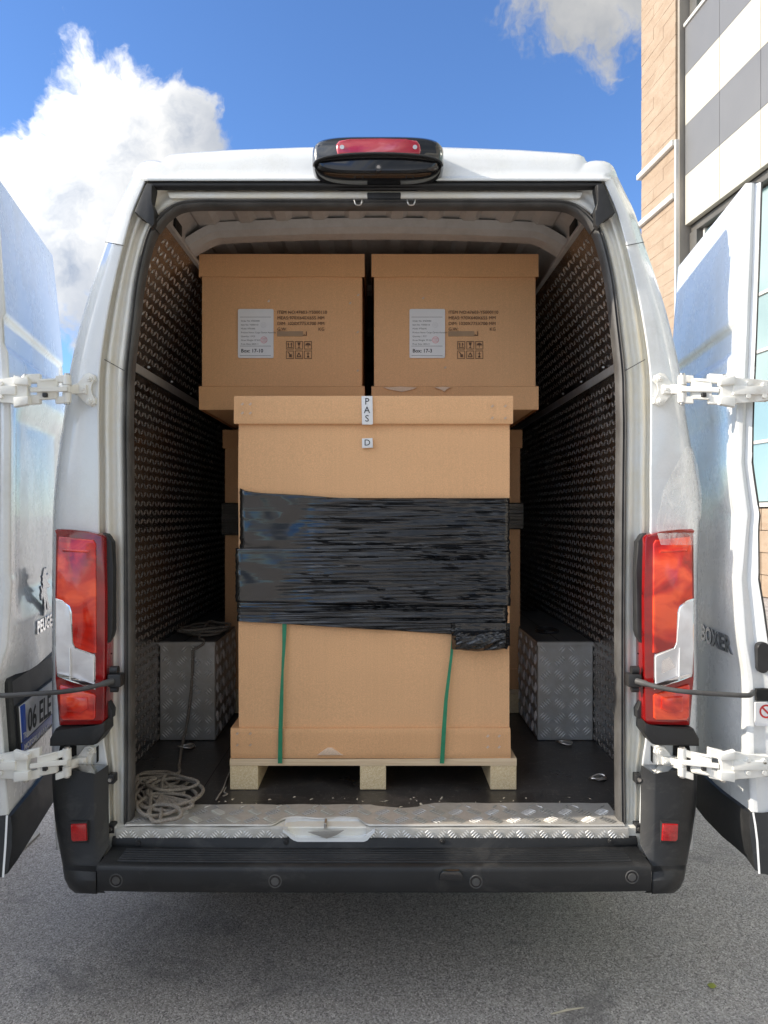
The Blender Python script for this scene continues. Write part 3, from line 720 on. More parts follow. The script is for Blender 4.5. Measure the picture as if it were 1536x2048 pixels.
# ------- bumper
bumper_y0, BZ1, BZ0 = -.150, .500, .421
XB = .826
xsb = [-XB + 2 * XB * i / 60 for i in range(61)]
sec = [(-.012, .530), (-.024, .527), (-.030, .512), (-.034, .503), (-.060, .5005), (-.130, .499), (-.144, .4965), (-.149, .492), (-.151, .484), (-.1515, .455), (-.150, .428), (-.146, .421), (-.13, .419), (-.02, .425)]
def bend(x): return .012 * (abs(x) / .86) ** 4
bp = loft('bumper', [[Vector((x * (1.0 + .055 * max(0, (-y - .02)) / .13 * 0), y + bend(x) * (1 if y < -.03 else .3), zz)) for y, zz in sec] for x in xsb], 'black_plastic', van, autos=50)
for k in range(6):
    y = -.048 - k * .0145; hw = .775 - .0 * k
    bm = bmesh.new()
    pts = [Vector((x, y + bend(x), .5000)) for x in [-hw + 2 * hw * i / 40 for i in range(41)]]
    tube(bm, pts, .0042, 6, sx=.8); mkbm('step_rib', bm, 'black_plastic', bp)
for px, py in ((572, 1685), (885, 1684), (275, 1687), (1222, 1683)):
    p = P(px, py, -.032); bm = bmesh.new(); cyl(bm, p + Vector((0, .006, 0)), p, .009, .008, 16); cyl(bm, p, p + Vector((0, -.0015, 0)), .005, .004, 6); mkbm('bumper_screw', bm, 'rubber', bp)
for px, py in ((230, 1764), (550, 1763), (952, 1764), (1266, 1757)):
    p = P(px, py, -.153 + 0); p.y = -.154 + bend(p.x) + .004; bm = bmesh.new()
    cyl(bm, p + Vector((0, .01, 0)), p + Vector((0, -.003, 0)), .0175, .0165, 28); mkbm('parking_sensor', bm, 'gloss_black', bp)
    bm = bmesh.new(); cyl(bm, p + Vector((0, -.003, 0)), p + Vector((0, -.0050, 0)), .0115, .0110, 24); mkbm('sensor_face', bm, 'seal_dusty', bp)
    bm = bmesh.new(); tube(bm, [p + Vector((.0185 * math.cos(a), -.002, .0185 * math.sin(a))) for a in [2 * math.pi * i / 28 for i in range(29)]], .0018, 6); mkbm('sensor_ring', bm, 'seal_dusty', bp)
p = P(902, 1751, -.156); bm = bmesh.new(); prism(bm, [(p.x - .036, p.z - .013), (p.x + .036, p.z - .013), (p.x + .034, p.z + .004), (p.x + .024, p.z + .015), (p.x - .024, p.z + .015), (p.x - .034, p.z + .004)], -.161, -.14, .003); mkbm('tow_cover', bm, 'gloss_black', bp)
# lower corner covers with reflectors
cor_o = [(104, 1533), (104, 1560), (107, 1610), (114, 1670), (121, 1708), (125, 1730), (126, 1740), (129, 1758), (138, 1776), (150, 1786)]
cor_m = [(190, 1548), (190, 1570), (191, 1610), (192, 1670), (192, 1708), (192, 1732), (192, 1744), (192, 1762), (192, 1782), (192, 1788)]
cor_i = [(216, 1530), (217, 1565), (217, 1610), (218, 1670), (218, 1690), (200, 1722), (194, 1744), (194, 1762), (194, 1782), (194, 1788)]
cy = [-.052, -.056, -.070, -.088, -.100, -.112, -.140, -.155, -.156, -.150]
for s in (-1, 1):
    g2 = []
    for i, (o_, m_, n_) in enumerate(zip(cor_o, cor_m, cor_i)):
        y = cy[i] + .012
        row = [P(o_[0] + 1, o_[1], .16)]
        row[0].x = P(o_[0], o_[1], y + .05).x
        row += [P(o_[0], o_[1], y + .045), P(o_[0] + 3, o_[1] + .5, y + .022), P(o_[0] + 11, o_[1] + 1, y + .006)]
        row += [P(o_[0] * .6 + m_[0] * .4, o_[1] * .6 + m_[1] * .4, y - .003), P(m_[0] - 5, m_[1] * .9 + o_[1] * .1, y), P(m_[0], m_[1], y + .002), P(n_[0], n_[1], y + (.03 if i < 5 else .008)), P(n_[0] + 1, n_[1], .02)]
        g2.append([mir(p) if s > 0 else p for p in row])
    cc = loft('bumper_corner', g2, 'black_plastic', van, autos=35)
    top = [P(105, 1533, -.03), P(120, 1529, -.035), P(185, 1530, -.035), P(214, 1529, -.01), P(214, 1529, .03), P(105, 1530, .03)]
    mk('corner_top', [mir(p) if s > 0 else p for p in top + [g2i for g2i in []]], [(0, 1, 2, 3, 4, 5)], 'black_plastic', cc)
    # reflector
    rw = [P(a, b, -.088) for a, b in ((137, 1645), (173, 1645), (176, 1686), (141, 1687), (134, 1680))]
    bm = bmesh.new(); prism(bm, [((-p.x if s > 0 else p.x), p.z) for p in rw], -.086, -.06, .002); mkbm('reflector_surround', bm, 'rubber', cc)
    rw = [P(a, b, -.094) for a, b in ((141, 1650), (171, 1649), (173, 1682), (146, 1683), (142, 1679))]
    bm = bmesh.new(); prism(bm, [((-p.x if s > 0 else p.x), p.z) for p in rw], -.094, -.07, .002); mkbm('reflector', bm, 'retro_red', cc)
    # bolts along the inner edge
    for py in (1559, 1658):
        p = P(221, py, -.01); p.x = -p.x if s > 0 else p.x
        boxo('bolt_tab', (p.x - .010, -.012, p.z - .014), (p.x + .012, .02, p.z + .014), 'rubber', cc, .002)
        bm = bmesh.new(); cyl(bm, Vector((p.x, -.010, p.z)), Vector((p.x, -.018, p.z)), .0075, .006, 6); mkbm('bolt', bm, 'steel', cc)
    # trim shelf beneath the tail light
    sh = [P(a, b, -.04) for a, b in ((113, 1456), (200, 1452), (212, 1440), (213, 1462), (196, 1486), (188, 1489), (102, 1491), (102, 1476))]
    bm = bmesh.new(); prism(bm, [((-p.x if s > 0 else p.x), p.z) for p in sh], -.052, .02, .007, 3); mkbm('lamp_shelf', bm, 'black_plastic', cc)
    # dark block painted as the shadow in the gap behind the lower hinge
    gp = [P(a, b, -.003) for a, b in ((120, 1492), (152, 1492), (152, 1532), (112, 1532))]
    bm = bmesh.new(); prism(bm, [((-p.x if s > 0 else p.x), p.z) for p in gp], -.003, .02); mkbm('hinge_gap_shadow', bm, 'dark_void', van)
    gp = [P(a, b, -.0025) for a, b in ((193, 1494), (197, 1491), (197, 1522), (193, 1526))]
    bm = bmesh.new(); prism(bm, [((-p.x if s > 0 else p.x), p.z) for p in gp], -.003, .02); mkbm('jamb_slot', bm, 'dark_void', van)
    # ---- tail light
    LY = -.040
    def lp_(pts, y): return [((-P(a, b, y).x if s > 0 else P(a, b, y).x), P(a, b, y).z) for a, b in pts]
    def wrap(bm):
        for v in bm.verts:
            e_ = max(0, abs(v.co.x) - .93); v.co.y += e_ * e_ * 3.4 if v.co.y < .0 else 0
    def lens_part(name, pts, y, th, mat, par, bev=.003):
        bm = bmesh.new(); prism(bm, lp_(pts, y), y, y + th, bev, 2)
        wrap(bm); return mkbm(name, bm, mat, par, autos=30)
    hb = lens_part('tail_light', [(108, 1060), (106, 1058), (140, 1059), (175, 1063), (204, 1070), (208, 1076), (210, 1200), (209, 1440), (204, 1450), (114, 1454), (106, 1360), (105, 1200), (105, 1070)], LY, .075, 'lens_red', van, .006)
    gk = lens_part('lamp_gasket', [(205, 1066), (213, 1068), (224, 1084), (226, 1140), (226, 1262), (223, 1274), (213, 1290), (205, 1292)], -.018, .03, 'rubber', hb, .004)
    lens_part('lamp_gasket', [(208, 1385), (213, 1385), (214, 1400), (225, 1420), (224, 1436), (208, 1442)], -.012, .03, 'rubber', hb, .003)
    lens_part('upper_lens', [(111, 1082), (114, 1073), (186, 1080), (191, 1088), (192, 1306), (184, 1306), (160, 1300), (147, 1292), (143, 1282), (143, 1228), (140, 1214), (128, 1205), (108, 1199)], LY - .004, .01, 'lens_orange', hb)
    lens_part('lens_rim', [(105.5, 1198), (122, 1201), (139, 1212), (144, 1226), (145, 1284), (150, 1296), (188, 1308), (190.5, 1314), (190.5, 1380), (186, 1378), (109, 1356), (106, 1300)], LY - .0045, .01, 'chrome', hb, .001)
    lens_part('clear_lens', [(106, 1201), (121, 1204), (137, 1214), (141, 1227), (142, 1286), (148, 1299), (186, 1310.5), (188, 1316), (187.5, 1376), (110, 1354), (107, 1300)], LY - .0065, .01, 'lens_clear', hb)
    lens_part('lens_divider', [(137, 1296), (139.5, 1296), (140, 1362), (137, 1361)], LY - .0080, .01, 'sticker', hb, .001)
    lens_part('lens_bar', [(110, 1347), (140, 1353), (188, 1367), (188, 1377), (140, 1363), (111, 1356)], LY - .0085, .01, 'chrome', hb, .002)
    lens_part('lower_lens', [(115, 1374), (118, 1371), (188, 1389), (191, 1392), (190, 1436), (186, 1440), (124, 1442), (117, 1436)], LY - .004, .01, 'lens_orange', hb)
    lens_part('inner_reflector', [(131, 1393), (175, 1395), (176, 1418), (162, 1426), (130, 1424)], LY - .0062, .008, 'lens_orange', hb, .004)
    lens_part('inner_reflector', [(122, 1098), (178, 1101), (178, 1106), (122, 1103)], LY - .0058, .008, 'lens_orange', hb, .002)

# plastic tape stretched over the dented right panel
g2 = []
for i in range(22):
    row = []
    for j in range(12):
        a = i / 21; b = j / 11
        py = 895 + a * 195; wl_ = interp([(0, 1372), (.2, 1350), (.45, 1326), (.75, 1313), (.86, 1313), (1, 1322)], a); wr = interp([(0, 1385), (.2, 1396), (.45, 1403), (.7, 1403), (.82, 1394), (1, 1392)], a)
        px = wl_ + (wr - wl_) * b
        yy = -.006 + .040 * max(0, b - .55) ** 1.2 - (.050 if a > .86 else .02 * a) + .006 * noise.noise(Vector((px / 18, py / 12, 2)))
        row.append(P(px, py, yy))
    g2.append(row)
loft('repair_tape', g2, 'tape', van)

# ------- rear doors, swung right round
DS = {-1: dict(x0=1.105, y0=-.095, k=.205, w=.78, top=2.60), 1: dict(x0=1.118, y0=-.07, k=.137, w=.84, top=2.585)}
RTAB = [(.5, .045), (.623, .040), (.82, .03), (1.047, .022), (1.147, .008), (1.347, -.007), (1.46, .004), (1.547, .013), (1.70, -.007), (1.85, -.002), (2.12, 0), (2.6, 0)]
LTAB = [(.5, .0), (.80, .02), (1.0, .035), (1.06, .034), (1.147, .012), (1.34, .0), (1.36, .005), (2.6, 0)]
def dlean(z, s): return (.060 if s < 0 else .042) * max(0, (z - 1.80) / .80) ** 1.5
def DP(s, a, z, n=0.0, cont=True):
    c = DS[s]; L = math.sqrt(1 + c['k'] ** 2); d = Vector((s * c['k'] / L, 1 / L)); nn = Vector((s / L, -c['k'] / L))
    off_ = dlean(z, s)
    if cont:
        off_ += (interp(RTAB, z) if s > 0 else interp(LTAB, z)) * math.exp(-(a / .16) ** 2)
        if s > 0: off_ += .010 * noise.noise(Vector((a * 5, z * 3.5, 4))) * (1 if z < 2.0 else .2) * max(0, 1 - a * 1.2)
    x = s * c['x0'] + d.x * a + nn.x * (n + off_); y = c['y0'] + d.y * a + nn.y * (n + off_)
    return Vector((x, y, z))
def dthick(z): return interp([(.5, .095), (1.0, .09), (1.25, .075), (1.5, .052), (1.85, .045), (2.6, .045)], z)
for s in (-1, 1):
    c = DS[s]; W = c['w']; top = c['top']
    zs = [.63 + (top - .63) * i / 180 for i in range(181)]
    aa = [.004, .010, .02, .04, .07, .11, .16, .22, .30, .40, .5, .6, .68, .74, W - .02, W - .005]
    def relief(a, z):
        r_ = 0
        if 2.05 < z < 2.155: r_ += .014 * min(1, (z - 2.05) / .012, (2.155 - z) / .012)
        # sculpted lower field
        e_ = max(0, min(1, (a - .06) / .10)); r_ += .030 * e_ * max(0, min(1, (1.95 - z) / .10)) * max(0, min(1, (z - 1.20) / .10)) * (.35 if s > 0 else 1)
        return r_
    face = []
    for z in zs:
        near = .05 * max(0, (z - 1.9) / .7) ** 2
        row = [DP(s, near + .0, z, .018), DP(s, near + .001, z, .006)]
        for a in aa: row.append(DP(s, near + a * (W - near) / W, z, relief(a, z)))
        row += [DP(s, W, z, .006), DP(s, W, z, .03), DP(s, W - .03, z, .045)]
        face.append(row)
    dr = loft('rear_door', face, 'paint', van)
    # edge (shut) face towards the camera, then inner skin
    edge = []
    for z in zs:
        near = .05 * max(0, (z - 1.9) / .7) ** 2; th = dthick(z)
        edge.append([DP(s, near, z, .018), DP(s, near + .004, z, .020 + .15 * th), DP(s, near + .010, z, .55 * th), DP(s, near + .004, z, .80 * th), DP(s, near, z, th), DP(s, near + .012, z, th + .006), DP(s, near + .10, z, th + .004), DP(s, W * .5, z, th + .002), DP(s, W, z, .05)])
    loft('door_inner_skin', edge, 'paint', dr, autos=40)
    tp = [[DP(s, .05 + (W - .05) * t, top, 0.0), DP(s, .05 + (W - .05) * t, top + .004, .02), DP(s, .05 + (W - .05) * t, top, .045)] for t in [i / 10 for i in range(11)]]
    loft('door_top', tp, 'paint', dr)
    # door edge rubber line
    bm = bmesh.new(); tube(bm, [DP(s, .05 * max(0, (z - 1.9) / .7) ** 2 + .002, z, dthick(z) + .002) for z in zs[::3]], .0035, 6); mkbm('door_rubber', bm, 'rubber', dr)
    # black lower cladding
    cl = []
    ca = lambda z: -.070 * max(0, min(1, (.632 - z) / .157))
    for z, o_ in ((.632, .0), (.628, -.010), (.60, -.016), (.545, -.018), (.484, -.012), (.475, .02), (.475, .085), (.63, .09)):
        cl.append([DP(s, ca(z) - .002, z, o_ + .02), DP(s, ca(z), z, o_ + .004)] + [DP(s, a, z, o_) for a in (.02, .08, .16, .3, .45, .6, .72, W - .01)] + [DP(s, W, z, o_ + .015)])
    loft('door_cladding', cl, 'black_plastic', dr, autos=40)
    ed = [[DP(s, ca(z) - .003, z, n_) for n_ in (.0, .003, .006)] for z in (.477, .56, .60, .632)]
    loft('cladding_edge', ed, 'sticker', dr)
    ed = [[DP(s, ca(z) - .002, z, n_) for n_ in (.006, .05, .10)] for z in (.477, .56, .60, .632)]
    loft('cladding_end', ed, 'black_plastic', dr)
    def dmat(a, z, n_=-.002, flip=False):
        o_ = DP(s, a, z, n_); d = (DP(s, a + .1, z, n_) - DP(s, a - .1 if a > .12 else a, z, n_)).normalized()
        ex = d if s < 0 else -d; ez = Vector((0, 0, 1)); en = ex.cross(ez)
        return Matrix(((ex.x, ez.x, en.x, o_.x), (ex.y, ez.y, en.y, o_.y), (ex.z, ez.z, en.z, o_.z), (0, 0, 0, 1)))
    def dtext(name, body, size, a0, z0, mat, off_=.002, space=1.1, sx=1.0, lift=.003):
        o_ = text(name, body, size, Matrix.Identity(4), mat, None, ext=.0015, off=off_, space=space, sx=sx)
        org = root_of(dr).location
        for v in o_.data.vertices:
            a = a0 + (v.co.x if s < 0 else -v.co.x); z = z0 + v.co.y
            p = DP(s, a, z, relief(a, z) - lift - v.co.z); v.co = p - org
        o_.parent = dr; return o_
    def slab(name, a0, a1, z0, z1, n0, n1, mat, bev=.002):
        bm = bmesh.new(); v_ = [bm.verts.new(DP(s, a, z, n_)) for n_ in (n0, n1) for a, z in ((a0, z0), (a1, z0), (a1, z1), (a0, z1))]
        for f in ((0, 1, 2, 3), (7, 6, 5, 4), (0, 4, 5, 1), (1, 5, 6, 2), (2, 6, 7, 3), (3, 7, 4, 0)): bm.faces.new([v_[i] for i in f])
        if bev: bmesh.ops.bevel(bm, geom=list(bm.edges), offset=bev, segments=1, affect='EDGES')
        return mkbm(name, bm, mat, dr)
    if s < 0:
        # plate housing, plate, characters, strip under the plate
        slab('plate_housing', .045, .68, .76, 1.035, -.018, .03, 'black_plastic', .010)
        slab('plate_frame', .073, .603, .786, .945, -.024, -.01, 'black_plastic', .002)
        slab('number_plate', .078, .598, .826, .940, -.0275, -.02, 'plate_white', .001)
        slab('plate_strip', .0785, .112, .8265, .9395, -.0283, -.02, 'plate_blue', 0)
        text('plate_characters', '06 ELE 059', .104, dmat(.122, .846, -.0285), 'print_black', dr, off=.0018, sx=.74, ext=.0004)
        text('plate_country', 'TR', .028, dmat(.083, .834, -.0290), 'sticker', dr, sx=.8, ext=.0004)
        slab('frame_strip', .078, .598, .790, .822, -.0265, -.02, 'plate_blue', 0)
        text('frame_lettering', 'MOTORLU ARAC', .026, dmat(.09, .797, -.0272), 'sticker', dr, off=.0006, sx=1.1, ext=.0003)
        dtext('maker_lettering', 'PEUGEOT', .060, .285, 1.135, 'chrome', .0022, 1.12, 1.05)
        # rampant lion badge: body, legs, mane and tail as one chrome outline
        L_ = [(.0, .20), (.02, .215), (.035, .205), (.05, .215), (.055, .195), (.045, .185), (.06, .175), (.085, .185), (.10, .175), (.095, .162), (.065, .155), (.085, .14), (.11, .135), (.112, .12), (.085, .118), (.06, .125),
              (.055, .10), (.07, .085), (.085, .055), (.105, .035), (.10, .02), (.07, .022), (.06, .05), (.045, .07), (.04, .04), (.05, .012), (.035, .0), (.01, .004), (.02, .03), (.01, .07), (-.005, .09), (-.03, .075), (-.04, .10), (-.025, .115), (-.045, .135), (-.035, .14), (-.015, .12),
              (-.005, .14), (-.02, .155), (-.01, .165), (-.02, .18), (-.005, .185)]
        bm = bmesh.new(); mt = dmat(.35, 1.185, -.004)
        f0 = [bm.verts.new(mt @ Vector((a * .8, b * .8, .004))) for a, b in L_]; b0 = [bm.verts.new(mt @ Vector((a * .8, b * .8, -.003))) for a, b in L_]
        bm.faces.new(f0)
        for i in range(len(L_)): bm.faces.new((f0[i], b0[i], b0[(i + 1) % len(L_)], f0[(i + 1) % len(L_)]))
        mkbm('lion_badge', bm, 'chrome_dark', dr, autos=10)
    else:
        dtext('model_lettering', 'BOXER', .076, .36, 1.10, 'chrome_dark', .0028, 1.08, 1.05)
        # plug, slot, sticker and moulding on the shut face
    q = lambda dn, z, dy=0: DP(s, 0, z, dn) + Vector((0, dy, 0))
    nx = Vector((s, 0, 0))
    def eprism(name, cn, cz_, pts, y, th, mat, bev=.001):
        o_ = DP(s, 0, cz_, cn, cont=True); bm = bmesh.new(); prism(bm, [(o_.x + a, cz_ + b) for a, b in pts], o_.y + y, o_.y + y + th, bev, 1); return mkbm(name, bm, mat, dr)
    eprism('rubber_plug', .056, 1.108, rrect(-.018, -.047, .018, .047, .0175, 6), -.010, .02, 'rubber', .002)
    eprism('strap_slot', .045, .996, [(-.022, -.020), (.03, -.020), (.03, .016), (-.022, .016)], -.008, .02, 'dark_void')
    if s > 0:
        st = eprism('warning_sticker', .030, .937, rrect(-.016, -.036, .052, .036, .004, 3), -.016, .006, 'sticker', .0005)
        o_ = DP(s, 0, .937, .030); cxr, czr = o_.x + .017, .946
        bm = bmesh.new(); n_ = 32
        A = [bm.verts.new((cxr + .021 * math.cos(2 * math.pi * i / n_), o_.y - .0172, czr + .021 * math.sin(2 * math.pi * i / n_))) for i in range(n_)]
        B = [bm.verts.new((cxr + .0155 * math.cos(2 * math.pi * i / n_), o_.y - .0172, czr + .0155 * math.sin(2 * math.pi * i / n_))) for i in range(n_)]
        for i in range(n_): bm.faces.new((A[i], A[(i + 1) % n_], B[(i + 1) % n_], B[i]))
        v_ = [bm.verts.new((cxr + a, o_.y - .0173, czr + b)) for a, b in ((-.014, .010), (-.010, .014), (.014, -.010), (.010, -.014))]; bm.faces.new(v_)
        mkbm('sticker_symbol', bm, 'print_red', dr)
    # ---- hinges: body bracket, double-knuckle link, door leaf
    for hy, low in ((778, False), (1524, True)):
        def W_(px, py, Y):
            p = P(px, py, Y); return mir(p) if s > 0 else p
        def pl(bm, pts, Y, th, bev=.0025):
            w_ = [W_(a, b + hy, Y) for a, b in pts]; prism(bm, [(p.x, p.z) for p in w_], Y, Y + th, bev, 2)
        hn = bmesh.new()
        # body bracket
        pl(hn, [(158, -12), (168, -30), (178, -33), (188, -28), (190, -18), (182, -10), (180, 0), (182, 10), (190, 18), (190, 28), (180, 34), (170, 30), (158, 12), (146, 10), (140, 0), (146, -10)], -.014, .016)
        pl(hn, [(136, -8), (172, -9), (172, 9), (136, 8)], -.024, .012)
        h = mkbm('hinge', hn, 'hinge_paint', van)
        bm = bmesh.new()
        for dy in (-21, 24): p = W_(179, hy + dy, -.014); cyl(bm, p, p + Vector((0, -.006, 0)), .0105, .0095, 20); cyl(bm, p + Vector((0, -.006, 0)), p + Vector((0, -.012, 0)), .0065, .005, 6)
        p = W_(166, hy, -.024); cyl(bm, p, p + Vector((0, -.004, 0)), .005, .004, 12)
        mkbm('hinge_bolts', bm, 'hinge_paint', h, kind='stuff')
        # pivots and link
        dx0 = 0 if not low else 0
        lk = bmesh.new()
        pa, pb = (134, 0), (52, 2 if not low else 8)
        for (px, dy), Yp in ((pa, -.055), (pb, -.095)):
            for seg in (-1, 1):
                p0 = W_(px, hy + dy + seg * 8, Yp); p1 = W_(px, hy + dy + seg * 27, Yp); cyl(lk, p0, p1, .0135, .0125, 20)
            p0 = W_(px, hy + dy - 31, Yp); p1 = W_(px, hy + dy + 31, Yp); pn = bmesh.new(); cyl(pn, p0, p1, .0085, .0085, 14); mkbm('hinge_pin', pn, 'steel', h)
            p0 = W_(px, hy + dy - 7, Yp); p1 = W_(px, hy + dy + 7, Yp); cyl(lk, p0, p1, .0125, .0125, 20)
        dyb = pb[1]
        def arm(y0, y1, x0, x1, Ya, Yb, th=.012):
            a0, a1 = W_(x0, hy + y0, Ya), W_(x0, hy + y1, Ya); b0, b1 = W_(x1, hy + y0 + dyb, Yb), W_(x1, hy + y1 + dyb, Yb)
            v_ = [lk.verts.new(p + Vector((0, o2, 0))) for o2 in (-th / 2, th / 2) for p in (a0, a1, b1, b0)]
            fs_ = [lk.faces.new([v_[i] for i in f]) for f in ((0, 1, 2, 3), (7, 6, 5, 4), (0, 4, 5, 1), (1, 5, 6, 2), (2, 6, 7, 3), (3, 7, 4, 0))]
            bmesh.ops.bevel(lk, geom=list({e_ for f in fs_ for e_ in f.edges}), offset=.002, segments=1, affect='EDGES')
        arm(-28, -14, 138, 112, -.058, -.066); arm(14, 28, 138, 112, -.058, -.066)
        arm(-21, 20, 116, 76, -.066, -.088, .016); arm(-5, 5, 136, 60, -.070, -.104, .010)
        arm(-30, -12, 82, 48, -.084, -.096, .018); arm(12, 30, 82, 48, -.084, -.096, .018)
        arm(-9, 9, 158, 128, -.022, -.055, .014)
        arm(-20, -17, 112, 80, -.077, -.099, .004); arm(16, 19, 112, 80, -.077, -.099, .004)
        sl = bmesh.new(); q0, q1 = W_(84, hy + 6 + dyb * .6, -.0995), W_(92, hy + 14 + dyb * .6, -.0995); box(sl, (min(q0.x, q1.x), -.0985, min(q0.z, q1.z)), (max(q0.x, q1.x), -.085, max(q0.z, q1.z)), .001); q0, q1 = W_(100, hy - 3 + dyb * .6, -.0995), W_(108, hy + 3 + dyb * .6, -.0995); mkbm('link_hole', sl, 'rubber', h)
        mkbm('hinge_link', lk, 'hinge_paint', h)
        lf = bmesh.new()
        Yl = -.115
        pl(lf, [(54, -26 + dyb), (24, -26 + dyb), (-8, -20 + dyb), (-40, -20 + dyb), (-60, 0 + dyb), (-40, 22 + dyb), (-8, 22 + dyb), (24, 28 + dyb), (54, 28 + dyb)], Yl, .02, .003)
        pl(lf, [(30, -9 + dyb), (-40, -9 + dyb), (-40, 9 + dyb), (30, 9 + dyb)], Yl - .008, .012, .003)
        pl(lf, [(56, -22 + dyb), (26, -30 + dyb), (26, -12 + dyb), (56, -10 + dyb)], Yl - .012, .02, .004); pl(lf, [(56, 12 + dyb), (26, 14 + dyb), (26, 34 + dyb), (56, 28 + dyb)], Yl - .012, .02, .004)
        mkbm('hinge_leaf', lf, 'hinge_paint', h)
        bm = bmesh.new()
        for a, b in ((2, -12), (2, 13), (-30, -10), (-30, 12)): p = W_(a, hy + b + dyb, Yl); cyl(bm, p, p + Vector((0, -.008, 0)), .0085, .007, 14)
        mkbm('hinge_bolts', bm, 'hinge_paint', h, kind='stuff')
    # ---- check strap
    bm = bmesh.new()
    def W_(px, py, Y):
        p = P(px, py, Y); return mir(p) if s > 0 else p
    pts = crom([W_(226, 1362, -.035), W_(208, 1367, -.055), (W_(170, 1377, -.085)), W_(120, 1384, -.11), W_(60, 1388, -.125), W_(6, 1391, -.13), W_(-6, 1388, -.115), W_(-8, 1384, -.09)], 5)
    tube(bm, pts, [.0075 if i > 5 else .010 for i in range(len(pts))], 12); cs = mkbm('check_strap', bm, 'seal_dusty', van)
    bm = bmesh.new(); a, b = W_(216, 1348, -.03), W_(243, 1374, -.03)
    box(bm, (min(a.x, b.x), -.038, min(a.z, b.z)), (max(a.x, b.x), .0, max(a.z, b.z)), .005, 2)
    pc_ = W_(229, 1340, -.02); cyl(bm, pc_ + Vector((-.012, 0, .0)), pc_ + Vector((.012, 0, 0)), .013, n=18)
    pc_ = W_(229, 1378, -.02); cyl(bm, pc_ + Vector((-.011, 0, .0)), pc_ + Vector((.011, 0, 0)), .010, n=18)
    mkbm('strap_bracket', bm, 'rubber', cs)
    for py in (1272, 1302):
        bm = bmesh.new(); p = W_(223, py + 5, .016); cyl(bm, p, p + Vector((0, -.003, 0)), .003, n=10); mkbm('jamb_hole', bm, 'dark_void', van)

# rest of the van: chassis, wheels, cab (seen past the sides and below)
boxo('underbody', (-.93, .02, .40), (.93, 5.1, FL - .022), 'under', van, .01)
boxo('rear_crossbeam', (-.6, -.02, .36), (.6, .10, .42), 'under', van, .01)
for s in (-1, 1):
    boxo('sill_skirt', (min(s * 1.0, s * .95), .3, .36), (max(s * 1.0, s * .95), 5.3, .50), 'black_plastic', van, .01)
    for y in (1.20, 5.15):
        wh = bmesh.new(); cyl(wh, (s * .98, y, .34), (s * .76, y, .34), .34, n=40); bmesh.ops.bevel(wh, geom=[e_ for e_ in wh.edges if len(e_.link_faces) == 2 and e_.calc_face_angle(0) > 1], offset=.03, segments=3, affect='EDGES')
        w_ = mkbm('wheel', wh, 'tyre', van)
        bm = bmesh.new(); cyl(bm, (s * .975, y, .34), (s * .985, y, .34), .20, .19, 32); mkbm('rim', bm, 'alu_trim', w_)
prof_c = [(5.2, .45, 2.74, 1.0), (5.6, .42, 2.62, .98), (6.2, .40, 1.75, .96), (6.7, .38, 1.25, .92), (6.9, .42, 1.0, .85)]
cab = []
for y, z0, z1, w in prof_c:
    cab.append([Vector((-w, y, z0)), Vector((-w, y, z0 * .4 + z1 * .6)), Vector((-w * .80, y, z1 - .05)), Vector((-w * .5, y, z1)), Vector((w * .5, y, z1)), Vector((w * .80, y, z1 - .05)), Vector((w, y, z0 * .4 + z1 * .6)), Vector((w, y, z0))])
cb = loft('cab', cab, 'paint', van, autos=40)
mk('windscreen', [(-.78, 5.67, 2.50), (.78, 5.67, 2.50), (.84, 6.2, 1.80), (-.84, 6.2, 1.80)], [(0, 1, 2, 3)], 'gloss_black', cb)
mk('cab_front', [(-.85, 6.9, .42), (.85, 6.9, .42), (.85, 6.9, .99), (-.85, 6.9, .99)], [(0, 1, 2, 3)], 'black_plastic', cb)

# unseen second van, added left of the camera to shade the asphalt
nv = thing('added_shade_van', 'low white van added out of view to the left to shade the asphalt', 'van', (-3.1, -1.0, 0))
secn = [(-3.4, .35, .95, .85), (-3.2, .32, 1.15, .93), (-2.7, .32, 1.30, .95), (-2.0, .32, 1.93, .95), (1.35, .32, 1.96, .95), (1.45, .34, 1.92, .92)]
secn = [(a, b, b + (c - b) * .93, d) for a, b, c, d in secn]
gn = []
for y, z0, z1, w in secn:
    gn.append([Vector((-3.1 + a * w, y, zz)) for a, zz in ((-1, z0), (-1, z0 * .35 + z1 * .65), (-.90, z1 - .08), (-.75, z1), (.75, z1), (.90, z1 - .08), (1, z0 * .35 + z1 * .65), (1, z0))])
nb = loft('body', gn, 'paint', nv, autos=40)
mk('rear_face', gn[-1], [tuple(range(8))], 'paint', nb); mk('front_face', gn[0], [tuple(range(8))], 'black_plastic', nb)
mk('windscreen', [(-3.8, -2.74, 1.25), (-2.4, -2.74, 1.25), (-2.46, -2.08, 1.78), (-3.74, -2.08, 1.78)], [(0, 1, 2, 3)], 'gloss_black', nb)
boxo('side_window', (-2.165, -1.9, .84), (-2.140, -1.1, 1.18), 'gloss_black', nb, .003); boxo('rub_strip', (-2.16, -1.9, .55), (-2.135, 1.3, .65), 'black_plastic', nb, .004)
for y in (-2.5, .5):
    for x in (-4.0, -2.2):
        bm = bmesh.new(); cyl(bm, (x - .11, y, .34), (x + .11, y, .34), .34, n=32); w_ = mkbm('wheel', bm, 'tyre', nv)
        bm = bmesh.new(); cyl(bm, (x + .105, y, .34), (x + .115, y, .34), .19, n=24); mkbm('rim', bm, 'alu_trim', w_)

# ------------------------------------------------------------------ cargo
def staples(root, pts, Y, mirrorx=False):
    for a, b in pts:
        p = P(a, b, Y)
        bm = bmesh.new(); cyl(bm, p + Vector((-.004, 0, -.003)), p + Vector((.003, 0, .005)), .0010, n=5); cyl(bm, p + Vector((-.001, 0, -.005)), p + Vector((.006, 0, .002)), .0010, n=5); mkbm('staple', bm, 'steel', root)
